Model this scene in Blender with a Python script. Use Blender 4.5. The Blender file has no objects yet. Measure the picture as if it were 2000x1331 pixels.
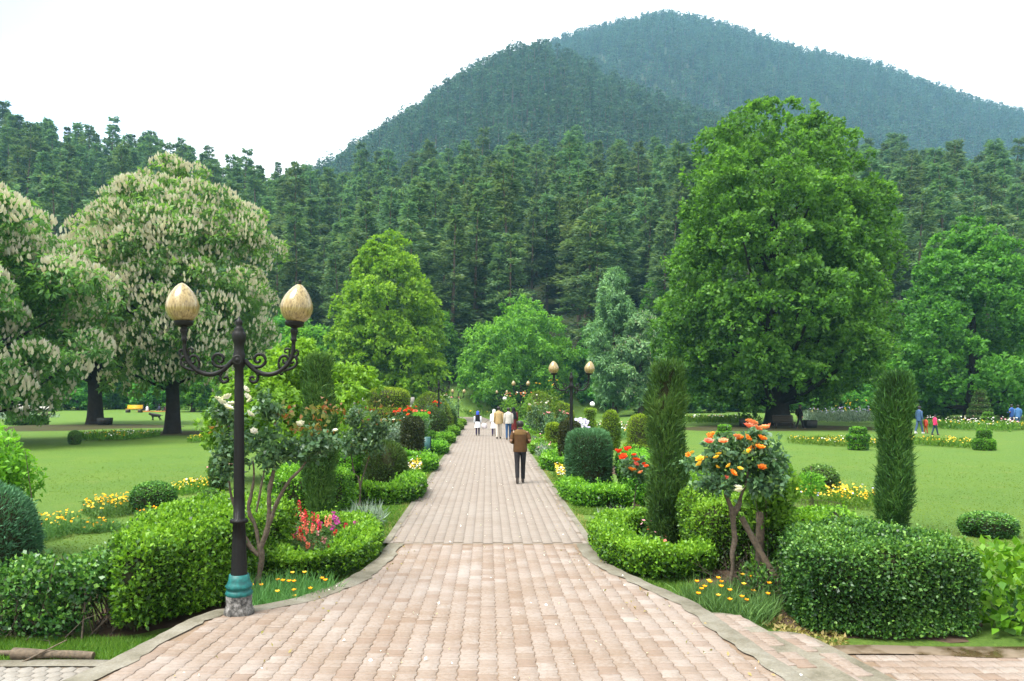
import bpy, math, random
import numpy as np
from math import sin, cos, pi, radians

# ------------------------------------------------------------------ camera
HC, FP, VX, VY = 2.6, 1500.0, 953.0, 767.0      # eye height, focal length and vanishing point in photo pixels
SC = bpy.context.scene
COL = SC.collection
cam_d = bpy.data.cameras.new('camera'); cam = bpy.data.objects.new('camera', cam_d); COL.objects.link(cam)
cam.location = (0, 0, HC); cam.rotation_euler = (pi / 2, 0, 0)
cam_d.sensor_fit = 'HORIZONTAL'; cam_d.sensor_width = 36; cam_d.lens = 36 * FP / 2000
cam_d.shift_x = (1000 - VX) / 2000; cam_d.shift_y = (VY - 665.5) / 2000
cam_d.clip_start = .1; cam_d.clip_end = 9000
SC.camera = cam

# ------------------------------------------------------------------ sky, sun, exposure
SUN_EL, SUN_AZ = radians(64), radians(-125)         # azimuth from +Y towards +X
wd = bpy.data.worlds.new('World'); SC.world = wd; wd.use_nodes = True
nt = wd.node_tree; nt.nodes.clear()
def nn(t, ty, **k):
    n = t.nodes.new(ty)
    for a, b in k.items(): setattr(n, a, b)
    return n
sky = nn(nt, 'ShaderNodeTexSky', sky_type='NISHITA', sun_disc=False)
sky.sun_elevation = SUN_EL; sky.sun_rotation = SUN_AZ; sky.air_density = 1.0; sky.dust_density = .6
tc = nn(nt, 'ShaderNodeTexCoord')
nz = nn(nt, 'ShaderNodeTexNoise'); nz.inputs['Scale'].default_value = 2.2; nz.inputs['Detail'].default_value = 5
nt.links.new(tc.outputs['Generated'], nz.inputs['Vector'])
dist = nn(nt, 'ShaderNodeVectorMath', operation='DISTANCE'); dist.inputs[1].default_value = (-.52, .76, .42)
nt.links.new(tc.outputs['Generated'], dist.inputs[0])
ad = nn(nt, 'ShaderNodeMath', operation='MULTIPLY_ADD'); ad.inputs[1].default_value = .25
nt.links.new(nz.outputs['Fac'], ad.inputs[0]); nt.links.new(dist.outputs['Value'], ad.inputs[2])
mr = nn(nt, 'ShaderNodeMapRange', interpolation_type='SMOOTHSTEP')
mr.inputs['From Min'].default_value = .12; mr.inputs['From Max'].default_value = .46
mr.inputs['To Min'].default_value = .05
nt.links.new(ad.outputs[0], mr.inputs['Value'])
cr = nn(nt, 'ShaderNodeMapRange'); cr.inputs['From Min'].default_value = .3; cr.inputs['From Max'].default_value = .7
cr.inputs['To Min'].default_value = .93; cr.inputs['To Max'].default_value = 1.03
nt.links.new(nz.outputs['Fac'], cr.inputs['Value'])
cc = nn(nt, 'ShaderNodeVectorMath', operation='SCALE'); cc.inputs[0].default_value = (3.7, 3.8, 3.85)
nt.links.new(cr.outputs[0], cc.inputs['Scale'])
mx = nn(nt, 'ShaderNodeMix', data_type='RGBA')
nt.links.new(mr.outputs[0], mx.inputs['Factor']); nt.links.new(sky.outputs[0], mx.inputs['A']); nt.links.new(cc.outputs[0], mx.inputs['B'])
bg = nn(nt, 'ShaderNodeBackground'); bg.inputs['Strength'].default_value = .1
wo = nn(nt, 'ShaderNodeOutputWorld')
nt.links.new(mx.outputs['Result'], bg.inputs['Color']); nt.links.new(bg.outputs[0], wo.inputs['Surface'])
sl = bpy.data.lights.new('sun', 'SUN'); sl.energy = 1.5; sl.angle = radians(30); sl.color = (1, .97, .91)
so = bpy.data.objects.new('sun', sl); COL.objects.link(so)
so.rotation_euler = (pi / 2 - SUN_EL, 0, -SUN_AZ + pi)
so.location = (0, 0, 60)
vs = SC.view_settings; vs.view_transform = 'Standard'; vs.look = 'None'; vs.gamma = 1; vs.use_curve_mapping = False
vs.exposure = 2.6
cy = SC.cycles; SC.render.engine = 'CYCLES'
cy.use_denoising = True; cy.max_bounces = 8; cy.diffuse_bounces = 4; cy.glossy_bounces = 2
cy.transmission_bounces = 4; cy.transparent_max_bounces = 4; cy.volume_bounces = 1
cy.caustics_reflective = False; cy.caustics_refractive = False
try: cy.denoiser = 'OPENIMAGEDENOISE'; cy.denoising_input_passes = 'RGB_ALBEDO_NORMAL'
except Exception: pass

# ------------------------------------------------------------------ small maths
R = np.random.default_rng(7)
def sst(a, b, t):
    t = np.clip((np.asarray(t, float) - a) / (b - a), 0, 1); return t * t * (3 - 2 * t)
def unit(v):
    return v / np.maximum(np.linalg.norm(v, axis=-1, keepdims=True), 1e-9)
def wob(P, f, seed=0):
    r = np.random.default_rng(seed + 1000); s = 0
    P = np.asarray(P, float)
    for i in range(7):
        k = unit(r.normal(size=3)) * f * r.uniform(.6, 1.7); s = s + np.sin(P @ k + r.uniform(0, 6.28))
    return s / 3.2
def gz(x, y):                                   # height of the garden ground
    y = np.asarray(y, float)
    return -.2 * (1 - sst(8.8, 11.8, y)) - .8 * sst(60, 90, y) * (1 - sst(12, 26, np.abs(x)))
def rz(y):                                      # height of the ramp the path climbs towards the viewer
    t = np.clip(13.2 - np.asarray(y, float), 0, 20) / 4.6
    return .12 * t ** 1.6
def PX(px, d): return (px - VX) / FP * d
def PZ(py, d): return HC - (py - VY) / FP * d
def G(px, py):
    d = 20.
    for _ in range(40): d = (HC - float(gz(PX(px, d), d))) * FP / (py - VY)
    return PX(px, d), d

# ------------------------------------------------------------------ mesh builder
NTRI = 0
class MB:
    def __init__(s): s.V = []; s.F = {}; s.T = []; s.n = 0
    def add(s, V, F, tint=None, mi=0):
        V = np.asarray(V, float).reshape(-1, 3); F = np.asarray(F, int)
        if len(V) == 0: return s
        s.V.append(V)
        if tint is None: tint = np.zeros(len(V))
        s.T.append(np.broadcast_to(np.asarray(tint, float), (len(V),)))
        s.F.setdefault((F.shape[1], mi), []).append(F + s.n); s.n += len(V); return s
    def mesh(s, name, mats, smooth=False):
        global NTRI
        me = bpy.data.meshes.new(name)
        V = np.concatenate(s.V); me.vertices.add(len(V)); me.vertices.foreach_set('co', V.astype(np.float32).ravel())
        li = []; st = []; mi = []; c = 0
        for (k, m), fs in s.F.items():
            f = np.concatenate(fs); li.append(f.ravel()); st.append(c + np.arange(len(f)) * k); c += len(f) * k
            mi.append(np.full(len(f), m)); NTRI += len(f) * (k - 2)
        li = np.concatenate(li); st = np.concatenate(st); mi = np.concatenate(mi)
        me.loops.add(len(li)); me.loops.foreach_set('vertex_index', li.astype(np.int32))
        me.polygons.add(len(st)); me.polygons.foreach_set('loop_start', st.astype(np.int32))
        me.polygons.foreach_set('material_index', mi.astype(np.int32))
        if smooth: me.polygons.foreach_set('use_smooth', np.ones(len(st), bool))
        a = me.attributes.new('tint', 'FLOAT', 'POINT'); a.data.foreach_set('value', np.concatenate(s.T).astype(np.float32))
        for m in (mats if isinstance(mats, (list, tuple)) else [mats]): me.materials.append(m)
        me.update(calc_edges=True); return me

def obj(name, me, parent=None, loc=(0, 0, 0), rot=(0, 0, 0), scale=1, **props):
    o = bpy.data.objects.new(name, me); COL.objects.link(o)
    o.location = loc; o.rotation_euler = rot
    o.scale = (scale,) * 3 if np.isscalar(scale) else scale
    o.parent = parent
    for k, v in props.items(): o[k] = v
    return o
def thing(name, label, cat, loc=(0, 0, 0), rz_=0, group=None, scale=1):
    o = obj(name, None, None, loc, (0, 0, rz_), scale, label=label, category=cat)
    o.empty_display_size = .2
    if group: o['group'] = group
    return o
def copy_tree(o, parent=None, skip=()):
    c = o.copy(); COL.objects.link(c); c.parent = parent
    for ch in list(o.children):
        if ch.name.split('.')[0] not in skip: copy_tree(ch, c, skip)
    return c
def place(o, loc, rz_=0, scale=1, label=None, group=None):
    o.location = loc; o.rotation_euler = (0, 0, rz_); o.scale = (scale,) * 3 if np.isscalar(scale) else scale
    if label: o['label'] = label
    if group: o['group'] = group
    return o

# ------------------------------------------------------------------ shapes (V, T triangles)
def grid_tris(nr, nc, closed=True):
    f = []
    for i in range(nr - 1):
        for j in range(nc if closed else nc - 1):
            a = i * nc + j; b = i * nc + (j + 1) % nc; c = a + nc; d = b + nc
            f += [(a, b, d), (a, d, c)]
    return np.array(f)
def lathe(prof, n=24):
    a = np.arange(n) / n * 2 * pi
    V = np.concatenate([np.stack([r * np.cos(a), r * np.sin(a), np.full(n, z)], 1) for r, z in prof])
    return V, grid_tris(len(prof), n)
def resample(P, step, closed=True):
    P = np.asarray(P, float); Q = np.vstack([P, P[:1]]) if closed else P
    o = []
    for a, b in zip(Q[:-1], Q[1:]):
        k = max(1, int(np.linalg.norm(b - a) / step)); o += [a + (b - a) * i / k for i in range(k)]
    if not closed: o.append(Q[-1])
    return np.array(o)
def smooth_line(P, it=2, closed=True):
    P = np.asarray(P, float)
    for _ in range(it):
        Q = []
        n = len(P)
        for i in range(n if closed else n - 1):
            a, b = P[i], P[(i + 1) % n]; Q += [a * .75 + b * .25, a * .25 + b * .75]
        if not closed: Q = [P[0]] + Q + [P[-1]]
        P = np.array(Q)
    return P
def block(poly, h, bev=.12, taper=.0, step=.18):
    P = resample(smooth_line(poly, 1), step); c = P.mean(0); n = len(P)
    sz = np.sqrt(((P - c) ** 2).sum(1)).mean()
    rows = [(1 - taper, 0), (1 - taper * .6, h * .25), (1, h * .55), (1, h - bev), (1 - bev * .35 / sz, h - bev * .35), (1 - bev / sz, h), (.66, h * 1.02), (.33, h * 1.03), (.02, h * 1.03)]
    V = np.concatenate([np.column_stack([c + (P - c) * k, np.full(n, z)]) for k, z in rows])
    return V, grid_tris(len(rows), n)
def sweep(line, w, h, step=.12):
    L = resample(smooth_line(line, 2, False), step, False)
    t = unit(np.gradient(L, axis=0)); s = np.column_stack([t[:, 1], -t[:, 0]])
    cs = [(-.42, 0), (-.5, .35), (-.5, .8), (-.44, .96), (0, 1.02), (.44, .96), (.5, .8), (.5, .35), (.42, 0)]
    rows = []
    n = len(L); e = np.minimum(np.arange(n), np.arange(n)[::-1]) * step / (w * .5)
    k = np.sqrt(np.clip(1 - (1 - np.clip(e, 0, 1)) ** 2, .0025, 1))
    for i in range(n):
        hh = h * (.8 + .2 * k[i])
        rows.append(np.column_stack([L[i] + np.outer([c[0] * w * k[i] for c in cs], s[i]), [c[1] * hh for c in cs]]))
    return np.concatenate(rows), grid_tris(n, len(cs), False)
def vnormals(V, T):
    fn = np.cross(V[T[:, 1]] - V[T[:, 0]], V[T[:, 2]] - V[T[:, 0]])
    N = np.zeros_like(V)
    for k in range(3): np.add.at(N, T[:, k], fn)
    return unit(N)
def lumpy(V, T, amp, f, seed):
    return V + vnormals(V, T) * (wob(V, f, seed) * amp)[:, None]
def sample(V, T, n, r):
    a, b, c = V[T[:, 0]], V[T[:, 1]], V[T[:, 2]]
    ar = np.linalg.norm(np.cross(b - a, c - a), axis=1); i = r.choice(len(T), n, p=ar / ar.sum())
    u, v = r.random(n), r.random(n); m = u + v > 1; u[m] = 1 - u[m]; v[m] = 1 - v[m]
    N = vnormals(V, T); w = (1 - u - v)
    P = a[i] * w[:, None] + b[i] * u[:, None] + c[i] * v[:, None]
    NN = unit(N[T[i, 0]] * w[:, None] + N[T[i, 1]] * u[:, None] + N[T[i, 2]] * v[:, None])
    return P, NN
def out_fix(V, T):                              # orient normals away from the axis of the shape
    N = vnormals(V, T); c = V.mean(0)
    return T if ((V - c) * N).sum() > 0 else T[:, ::-1]

# ------------------------------------------------------------------ leaves
def kites(P, D, N, L, W, fold=.25, bend=0.):
    n = len(P); L = np.broadcast_to(L, (n,))[:, None]; W = np.broadcast_to(W, (n,))[:, None]
    D = unit(D); S = unit(np.cross(D, N)); U = np.cross(S, D)
    m = P + D * L * .45
    V = np.stack([P, m + S * W * .5 + U * W * fold, P + D * L - U * L * bend, m - S * W * .5 + U * W * fold], 1)
    return V.reshape(-1, 3), np.arange(4 * n).reshape(n, 4)
def leafy(mb, P, N, L, W, r, out=.6, up=.25, rnd=.6, tint=None, mi=0, var=.3, fold=.25, bend=.08):
    n = len(P)
    D = N * out + np.array([0, 0, up]) + r.normal(size=(n, 3)) * rnd
    M = unit(N + r.normal(size=(n, 3)) * .75)
    s = r.uniform(1 - var, 1 + var, n)
    V, F = kites(P, D, M, L * s, W * s, fold, bend)
    t = r.random(n) if tint is None else np.clip(tint + r.normal(size=n) * .26, 0, 1)
    mb.add(V, F, np.repeat(t, 4), mi)
def discs(mb, P, N, rad, r, k=5, cup=.3, mi=0, tint=None):
    n = len(P); N = unit(N); A = unit(np.cross(N, r.normal(size=(n, 3)))); B = np.cross(N, A)
    ra = np.broadcast_to(rad, (n,))
    rim = [P + (A * cos(2 * pi * i / k) + B * sin(2 * pi * i / k) + N * cup) * ra[:, None] for i in range(k)]
    V = np.stack([P] + rim, 1).reshape(-1, 3); b = np.arange(n)[:, None] * (k + 1)
    F = np.concatenate([np.concatenate([b, b + 1 + i, b + 1 + (i + 1) % k], 1) for i in range(k)])
    t = r.random(n) if tint is None else tint
    mb.add(V, F, np.repeat(t, k + 1), mi)
def tube(mb, pts, rad, n=6, mi=0, tint=0., cap=True):
    pts = np.asarray(pts, float); rad = np.broadcast_to(rad, (len(pts),))
    t = unit(np.gradient(pts, axis=0)); ref = np.array([0, 0, 1.]) if abs(t[:, 2]).mean() < .8 else np.array([1., 0, 0])
    s = unit(np.cross(t, ref)); u = np.cross(s, t); a = np.arange(n) / n * 2 * pi
    V = (pts[:, None] + (s[:, None] * np.cos(a)[None, :, None] + u[:, None] * np.sin(a)[None, :, None]) * rad[:, None, None]).reshape(-1, 3)
    f = []
    for i in range(len(pts) - 1):
        for j in range(n):
            f.append((i * n + j, i * n + (j + 1) % n, (i + 1) * n + (j + 1) % n, (i + 1) * n + j))
    mb.add(V, f, tint, mi)
    if cap:
        for i0, ring in ((0, 1), ((len(pts) - 1) * n, 0)):
            q = list(range(i0, i0 + n)); q = q[::-1] if not ring else q
            mb.add(V[q], [list(range(n))], tint, mi)
    return mb
def box(mb, c, s, mi=0, rz_=0, tint=0.):
    x, y, z = np.array(s) / 2
    V = np.array([(i, j, k) for k in (-z, z) for i, j in ((-x, -y), (x, -y), (x, y), (-x, y))])
    ca, sa = cos(rz_), sin(rz_); V = np.column_stack([V[:, 0] * ca - V[:, 1] * sa, V[:, 0] * sa + V[:, 1] * ca, V[:, 2]]) + c
    return mb.add(V, [(3, 2, 1, 0), (4, 5, 6, 7), (0, 1, 5, 4), (1, 2, 6, 5), (2, 3, 7, 6), (3, 0, 4, 7)], tint, mi)
def ball(mb, c, r3, n=12, m=8, mi=0):
    V, T = lathe([(max(sin(pi * i / m), .001), -cos(pi * i / m)) for i in range(m + 1)], n)
    return mb.add(V * np.array(r3) + c, T, 0, mi)

# ------------------------------------------------------------------ materials
def mat(name):
    m = bpy.data.materials.new(name); m.use_nodes = True; t = m.node_tree; t.nodes.clear()
    return m, t
def fin(t, sh, disp=None):
    o = nn(t, 'ShaderNodeOutputMaterial'); t.links.new(sh, o.inputs['Surface'])
def C4(c): return (*c, 1) if len(c) == 3 else c
def noise(t, scale, detail=4, coord='Object', rough=.6, stretch=None):
    tc = nn(t, 'ShaderNodeTexCoord') if coord != 'World' else nn(t, 'ShaderNodeNewGeometry')
    src = tc.outputs[coord if coord != 'World' else 'Position']
    if stretch:
        mp = nn(t, 'ShaderNodeMapping'); mp.inputs['Scale'].default_value = stretch; t.links.new(src, mp.inputs['Vector']); src = mp.outputs[0]
    n = nn(t, 'ShaderNodeTexNoise'); n.inputs['Scale'].default_value = scale; n.inputs['Detail'].default_value = detail; n.inputs['Roughness'].default_value = rough
    t.links.new(src, n.inputs['Vector']); return n.outputs['Fac']
def ramp(t, fac, stops):
    r = nn(t, 'ShaderNodeValToRGB'); e = r.color_ramp.elements
    while len(e) < len(stops): e.new(.5)
    for el, (p, c) in zip(e, stops): el.position = p; el.color = C4(c)
    t.links.new(fac, r.inputs[0]); return r.outputs[0]
def mixc(t, fac, a, b, bt='MIX'):
    m = nn(t, 'ShaderNodeMix', data_type='RGBA', blend_type=bt)
    for s, v in (('Factor', fac), ('A', a), ('B', b)):
        if hasattr(v, 'is_output'): t.links.new(v, m.inputs[s])
        else: m.inputs[s].default_value = v if s == 'Factor' else C4(v)
    return m.outputs['Result']
def math_(t, op, a, b=0., c=0.):
    m = nn(t, 'ShaderNodeMath', operation=op)
    for i, v in enumerate((a, b, c)):
        if hasattr(v, 'is_output'): t.links.new(v, m.inputs[i])
        else: m.inputs[i].default_value = v
    return m.outputs[0]
def bump(t, h, strength=.3, dist=.01):
    b = nn(t, 'ShaderNodeBump'); b.inputs['Strength'].default_value = strength; b.inputs['Distance'].default_value = dist
    t.links.new(h, b.inputs['Height']); return b.outputs[0]
def pbsdf(t, col, rough=.6, spec=.4, metal=0., normal=None):
    p = nn(t, 'ShaderNodeBsdfPrincipled')
    if hasattr(col, 'is_output'): t.links.new(col, p.inputs['Base Color'])
    else: p.inputs['Base Color'].default_value = C4(col)
    if hasattr(rough, 'is_output'): t.links.new(rough, p.inputs['Roughness'])
    else: p.inputs['Roughness'].default_value = rough
    p.inputs['Specular IOR Level'].default_value = spec; p.inputs['Metallic'].default_value = metal
    if normal: t.links.new(normal, p.inputs['Normal'])
    return p
def leafmat(name, stops, trans=.35, rough=.5, spec=.3, tcol=1.25, ovar=.22):
    """stops: colours over the per-leaf value 'tint'"""
    m, t = mat(name)
    a = nn(t, 'ShaderNodeAttribute', attribute_name='tint')
    n = len(stops); c = ramp(t, a.outputs['Fac'], [(i / max(n - 1, 1), s) for i, s in enumerate(stops)])
    oi = nn(t, 'ShaderNodeObjectInfo')
    k = math_(t, 'MULTIPLY_ADD', oi.outputs['Random'], ovar, 1 - ovar / 2)
    hs = nn(t, 'ShaderNodeHueSaturation'); t.links.new(c, hs.inputs['Color']); t.links.new(k, hs.inputs['Value'])
    h = math_(t, 'MULTIPLY_ADD', oi.outputs['Random'], ovar * .12, .5 - ovar * .06); t.links.new(h, hs.inputs['Hue'])
    c = hs.outputs[0]
    p = pbsdf(t, c, rough, spec)
    tr = nn(t, 'ShaderNodeBsdfTranslucent')
    tc_ = mixc(t, 1., c, (tcol, tcol, tcol * .5), 'MULTIPLY'); t.links.new(tc_, tr.inputs['Color'])
    ms = nn(t, 'ShaderNodeMixShader'); ms.inputs[0].default_value = trans
    t.links.new(p.outputs[0], ms.inputs[1]); t.links.new(tr.outputs[0], ms.inputs[2]); fin(t, ms.outputs[0]); return m
def plain(name, col, rough=.6, spec=.4, metal=0., var=.25, scale=8, bmp=.2, coord='Object', col2=None):
    m, t = mat(name); n = noise(t, scale, 5, coord)
    c2 = col2 or tuple(x * (1 - var) for x in col)
    p = pbsdf(t, ramp(t, n, [(.3, c2), (.7, col)]), rough, spec, metal, bump(t, n, bmp, .01) if bmp else None)
    fin(t, p.outputs[0]); return m

# ------------------------------------------------------------------ material set
M = {}
M['box'] = leafmat('box_leaf', [(.012, .044, .006), (.049, .155, .016), (.128, .321, .021), (.227, .457, .037)], .35, .42, .35)
M['boxdark'] = leafmat('privet_leaf', [(.012, .044, .012), (.041, .127, .025), (.090, .222, .039), (.193, .372, .057)], .3, .38, .4)
M['boxlime'] = leafmat('box_lime_leaf', [(.043, .140, .010), (.111, .290, .018), (.204, .440, .030)], .35, .45, .3)
M['juniper'] = leafmat('juniper_needle', [(.018, .047, .011), (.037, .094, .018), (.071, .150, .028), (.094, .168, .033)], .15, .6, .2)
M['bluejun'] = leafmat('blue_juniper_needle', [(.028, .076, .034), (.055, .152, .068), (.104, .248, .110)], .15, .6, .2)
M['golden'] = leafmat('golden_cypress_leaf', [(.053, .103, .014), (.145, .248, .021), (.289, .408, .027)], .2, .6, .2)
M['brownbush'] = leafmat('bronze_leaf', [(.022, .024, .010), (.042, .060, .017), (.072, .102, .024)], .2, .5, .3)
M['rose'] = leafmat('rose_leaf', [(.035, .085, .04), (.07, .15, .07), (.12, .22, .1), (.17, .27, .09)], .35, .4, .4)
M['rosenew'] = leafmat('young_rose_leaf', [(.2, .06, .02), (.2, .11, .03), (.14, .15, .035), (.12, .16, .04)], .45, .4, .3)
M['plane'] = leafmat('plane_leaf', [(.033, .109, .020), (.065, .200, .031), (.103, .285, .043), (.160, .376, .064)], .52, .5, .25)
M['planelit'] = leafmat('maple_leaf', [(.078, .157, .013), (.140, .252, .020), (.202, .325, .027), (.269, .403, .040)], .5, .5, .25)
M['walnut'] = leafmat('walnut_leaf', [(.053, .158, .022), (.132, .316, .035), (.228, .456, .053)], .45, .5, .25)
M['lime'] = leafmat('bright_leaf', [(.080, .208, .019), (.149, .343, .033), (.229, .458, .047)], .45, .5, .25)
M['willow'] = leafmat('willow_leaf', [(.082, .186, .074), (.164, .335, .139), (.265, .464, .205)], .35, .5, .25)
M['chest'] = leafmat('chestnut_leaf', [(.074, .172, .052), (.111, .246, .068), (.155, .320, .081), (.209, .382, .093)], .5, .5, .25)
M['blossom'] = leafmat('chestnut_blossom', [(.62, .55, .5), (.7, .65, .61), (.78, .76, .73)], .45, .7, .1, 1.0, ovar=.05)
M['pine'] = leafmat('pine_needle', [(.035, .08, .042), (.068, .14, .07), (.115, .2, .092), (.18, .265, .11)], .4, .6, .2, ovar=.5)
M['pinefar'] = leafmat('far_pine_needle', [(.018, .05, .03), (.05, .105, .058), (.105, .18, .09)], .28, .6, .2, ovar=.6)
M['grassb'] = leafmat('grass_blade', [(.05, .13, .015), (.1, .22, .025), (.17, .28, .04)], .35, .5, .2)
M['dry'] = leafmat('dry_grass_blade', [(.2, .2, .05), (.3, .27, .09), (.38, .3, .13)], .3, .6, .2)
M['poppyl'] = leafmat('feathery_leaf', [(.06, .15, .045), (.1, .22, .06), (.14, .28, .075)], .3, .5, .2)
M['silver'] = leafmat('silver_leaf', [(.1, .16, .11), (.2, .28, .2), (.3, .37, .3)], .25, .6, .2)
M['hydr'] = leafmat('broad_leaf', [(.058, .144, .009), (.115, .238, .014), (.187, .317, .029)], .4, .35, .4)
def petal(name, a, b): M[name] = leafmat(name + '_petal', [a, b], .3, .6, .15, 1.1, .1)
petal('white', (.72, .7, .66), (.85, .84, .8)); petal('orange', (.75, .2, .02), (.85, .36, .06)); petal('peach', (.8, .25, .12), (.85, .45, .25))
petal('red', (.75, .04, .015), (.85, .12, .03)); petal('yellow', (.75, .45, .02), (.85, .6, .08)); petal('poppy', (.85, .3, .005), (.9, .48, .01))
petal('crimson', (.55, .02, .05), (.7, .06, .08)); petal('magenta', (.45, .04, .3), (.6, .1, .4)); petal('coral', (.8, .14, .1), (.85, .3, .22)); petal('lilac', (.4, .35, .6), (.55, .5, .7)); petal('pink', (.75, .25, .32), (.85, .45, .5))
M['twig'] = plain('twig_core', (.035, .04, .018), .9, .1, var=.6, scale=30, bmp=.8)
M['bark'] = plain('bark', (.085, .068, .052), .9, .15, var=.55, scale=9, bmp=.9)
M['barkdark'] = plain('dark_bark', (.025, .021, .018), .9, .15, var=.5, scale=5, bmp=.9)
M['pinebark'] = plain('pine_bark', (.15, .11, .085), .9, .15, var=.5, scale=3, bmp=.6)
M['stem'] = plain('rose_stem', (.12, .095, .07), .85, .2, var=.5, scale=30, bmp=.9, col2=(.045, .036, .026))
M['wood'] = plain('weathered_wood', (.15, .115, .08), .85, .2, var=.5, scale=22, bmp=.8, col2=(.06, .048, .035))
M['soil'] = plain('soil', (.09, .062, .042), .95, .1, var=.5, scale=7, bmp=.8)
M['iron'] = plain('cast_iron', (.009, .009, .009), .5, .22, var=.4, scale=25, bmp=.15)
M['teal'] = plain('teal_paint', (.006, .13, .12), .5, .3, var=.3, scale=22, bmp=.3, col2=(.008, .05, .05))
M['stone'] = plain('stone', (.36, .34, .3), .85, .25, var=.45, scale=3, bmp=.6)
M['skin'] = plain('skin', (.36, .2, .13), .55, .35, var=.1, bmp=0)
M['hair'] = plain('hair', (.015, .012, .01), .5, .4, var=.3, scale=60, bmp=.3)
M['globew'] = plain('white_globe', (.8, .8, .78), .25, .5, var=.05, bmp=0)

# ------------------------------------------------------------------ ground and hills
FR = [(-1400, 175), (-300, 150), (0, 222), (130, 232), (230, 262), (330, 280), (420, 305), (540, 306), (640, 295), (760, 288), (1000, 280), (1200, 288), (1400, 290), (1750, 296), (1850, 302), (2000, 298), (2300, 285), (3200, 240)]
HB = [(-2000, 600), (200, 470), (560, 330), (640, 290), (740, 230), (860, 170), (950, 120), (1040, 90), (1110, 100), (1200, 132), (1300, 165), (1400, 200), (1500, 240), (1650, 290), (1760, 330), (2400, 460), (3500, 600)]
HCC = [(-2000, 600), (500, 400), (900, 160), (1080, 84), (1180, 50), (1300, 24), (1380, 38), (1450, 58), (1560, 97), (1700, 128), (1800, 165), (1900, 195), (2000, 218), (2150, 255), (2500, 330), (4000, 560)]
def ridge(tab, x, d, tree):
    px = VX + np.asarray(x, float) * FP / d
    return PZ(np.interp(px, [p for p, _ in tab], [q for _, q in tab]), d) - tree
def ease(t): t = np.clip(t, 0, 1); return t * (1.25 - .25 * t * t * t) / 1.0
def ground_h(x, y):
    x = np.asarray(x, float); y = np.asarray(y, float)
    P = np.stack([x, y, x * 0], -1)
    g = gz(x, y)
    s0 = 108 + 16 * sst(15, 30, -x); t = np.clip((y - s0) / (263 - s0), 0, 1)
    f = ridge(FR, x * 263 / np.maximum(y, 120), 263, 21) * (t ** .9) * (.97 + .05 * wob(P, .035, 3))
    f = np.where(y > 263, f - (y - 263) * .25, f)
    b = ridge(HB, x * 700 / np.maximum(y, 450), 700, 36) * sst(180, 705, y) ** .9 * (.985 + .035 * wob(P, .02, 5))
    b = np.where(y > 700, b - (y - 700) * .4, b)
    c = ridge(HCC, x * 1250 / np.maximum(y, 800), 1250, 42) * sst(350, 1255, y) ** .9 * (.99 + .022 * wob(P, .014, 6))
    c = np.where(y > 1250, c - (y - 1250) * .4, c)
    hill = np.maximum(np.maximum(f, b), np.maximum(c, 0))
    return g + np.where(y > 95, hill, 0)
def axis(lim, n, k):
    u = np.linspace(-1, 1, n); return np.sinh(u * k) / np.sinh(k) * lim
xs = np.sort(np.concatenate([axis(2600, 220, 5.5), [-1.9, -1.72, -1.6, 1.6, 1.72, 1.9]]))
ys = np.concatenate([[-400, -100, -20, 2, 5, 6.5, 7.2], np.arange(7.9, 14.6, .35), np.geomspace(15, 2600, 170)])
gx, gy = np.meshgrid(xs, ys); hz = ground_h(gx, gy)
hz = hz + np.where(gy > 14, .03 * wob(np.stack([gx, gy, gx * 0], -1), .6, 9), 0) * (np.abs(gx) > 6)
# the sheet passes well under the ramp and the paved courts
hz = np.where((gy < 13.4) & (np.abs(gx) < 2.2) | (gy < 66) & (np.abs(gx) < 1.73), hz - .05, hz)
def ground_mat():
    m, t = mat('lawn_and_forest_floor')
    n1 = noise(t, .35, 4, 'World'); n2 = noise(t, 14, 6, 'World', .75); n3 = noise(t, 2.2, 5, 'World'); n4 = noise(t, 90, 3, 'World', .8)
    g = ramp(t, n2, [(.28, (.06, .115, .017)), (.5, (.094, .17, .028)), (.75, (.13, .212, .04))])
    g = mixc(t, math_(t, 'MULTIPLY', ramp(t, n1, [(.4, (0, 0, 0)), (.7, (1, 1, 1))]), .5), g, (.135, .2, .026))
    g = mixc(t, math_(t, 'MULTIPLY', ramp(t, n3, [(.5, (0, 0, 0)), (.75, (1, 1, 1))]), .3), g, (.07, .15, .018))
    n6 = noise(t, 38, 6, 'World', .85); n7 = noise(t, .9, 6, 'World', .75)
    g = mixc(t, ramp(t, n6, [(.36, (.8, .8, .8)), (.56, (0, 0, 0))]), g, (.034, .085, .01))
    g = mixc(t, ramp(t, n6, [(.6, (0, 0, 0)), (.74, (.7, .7, .7))]), g, (.15, .23, .045))
    g = mixc(t, math_(t, 'MULTIPLY', ramp(t, n7, [(.56, (0, 0, 0)), (.7, (1, 1, 1))]), .35), g, (.2, .2, .06))
    ge = nn(t, 'ShaderNodeNewGeometry'); sx = nn(t, 'ShaderNodeSeparateXYZ'); t.links.new(ge.outputs['Position'], sx.inputs[0])
    fl = nn(t, 'ShaderNodeMapRange'); fl.inputs['From Min'].default_value = 1.0; fl.inputs['From Max'].default_value = 6; t.links.new(sx.outputs['Z'], fl.inputs['Value'])
    n5 = noise(t, .12, 5, 'World', .7)
    fc = ramp(t, math_(t, 'MULTIPLY_ADD', n3, .5, math_(t, 'MULTIPLY', n5, .5)), [(.38, (.012, .016, .008)), (.5, (.03, .05, .016)), (.62, (.05, .045, .028))])
    col = mixc(t, fl.outputs[0], g, fc)
    p = pbsdf(t, col, .85, .15, 0, bump(t, n6, .8, .05)); fin(t, p.outputs[0]); return m
M['ground'] = ground_mat()
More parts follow.
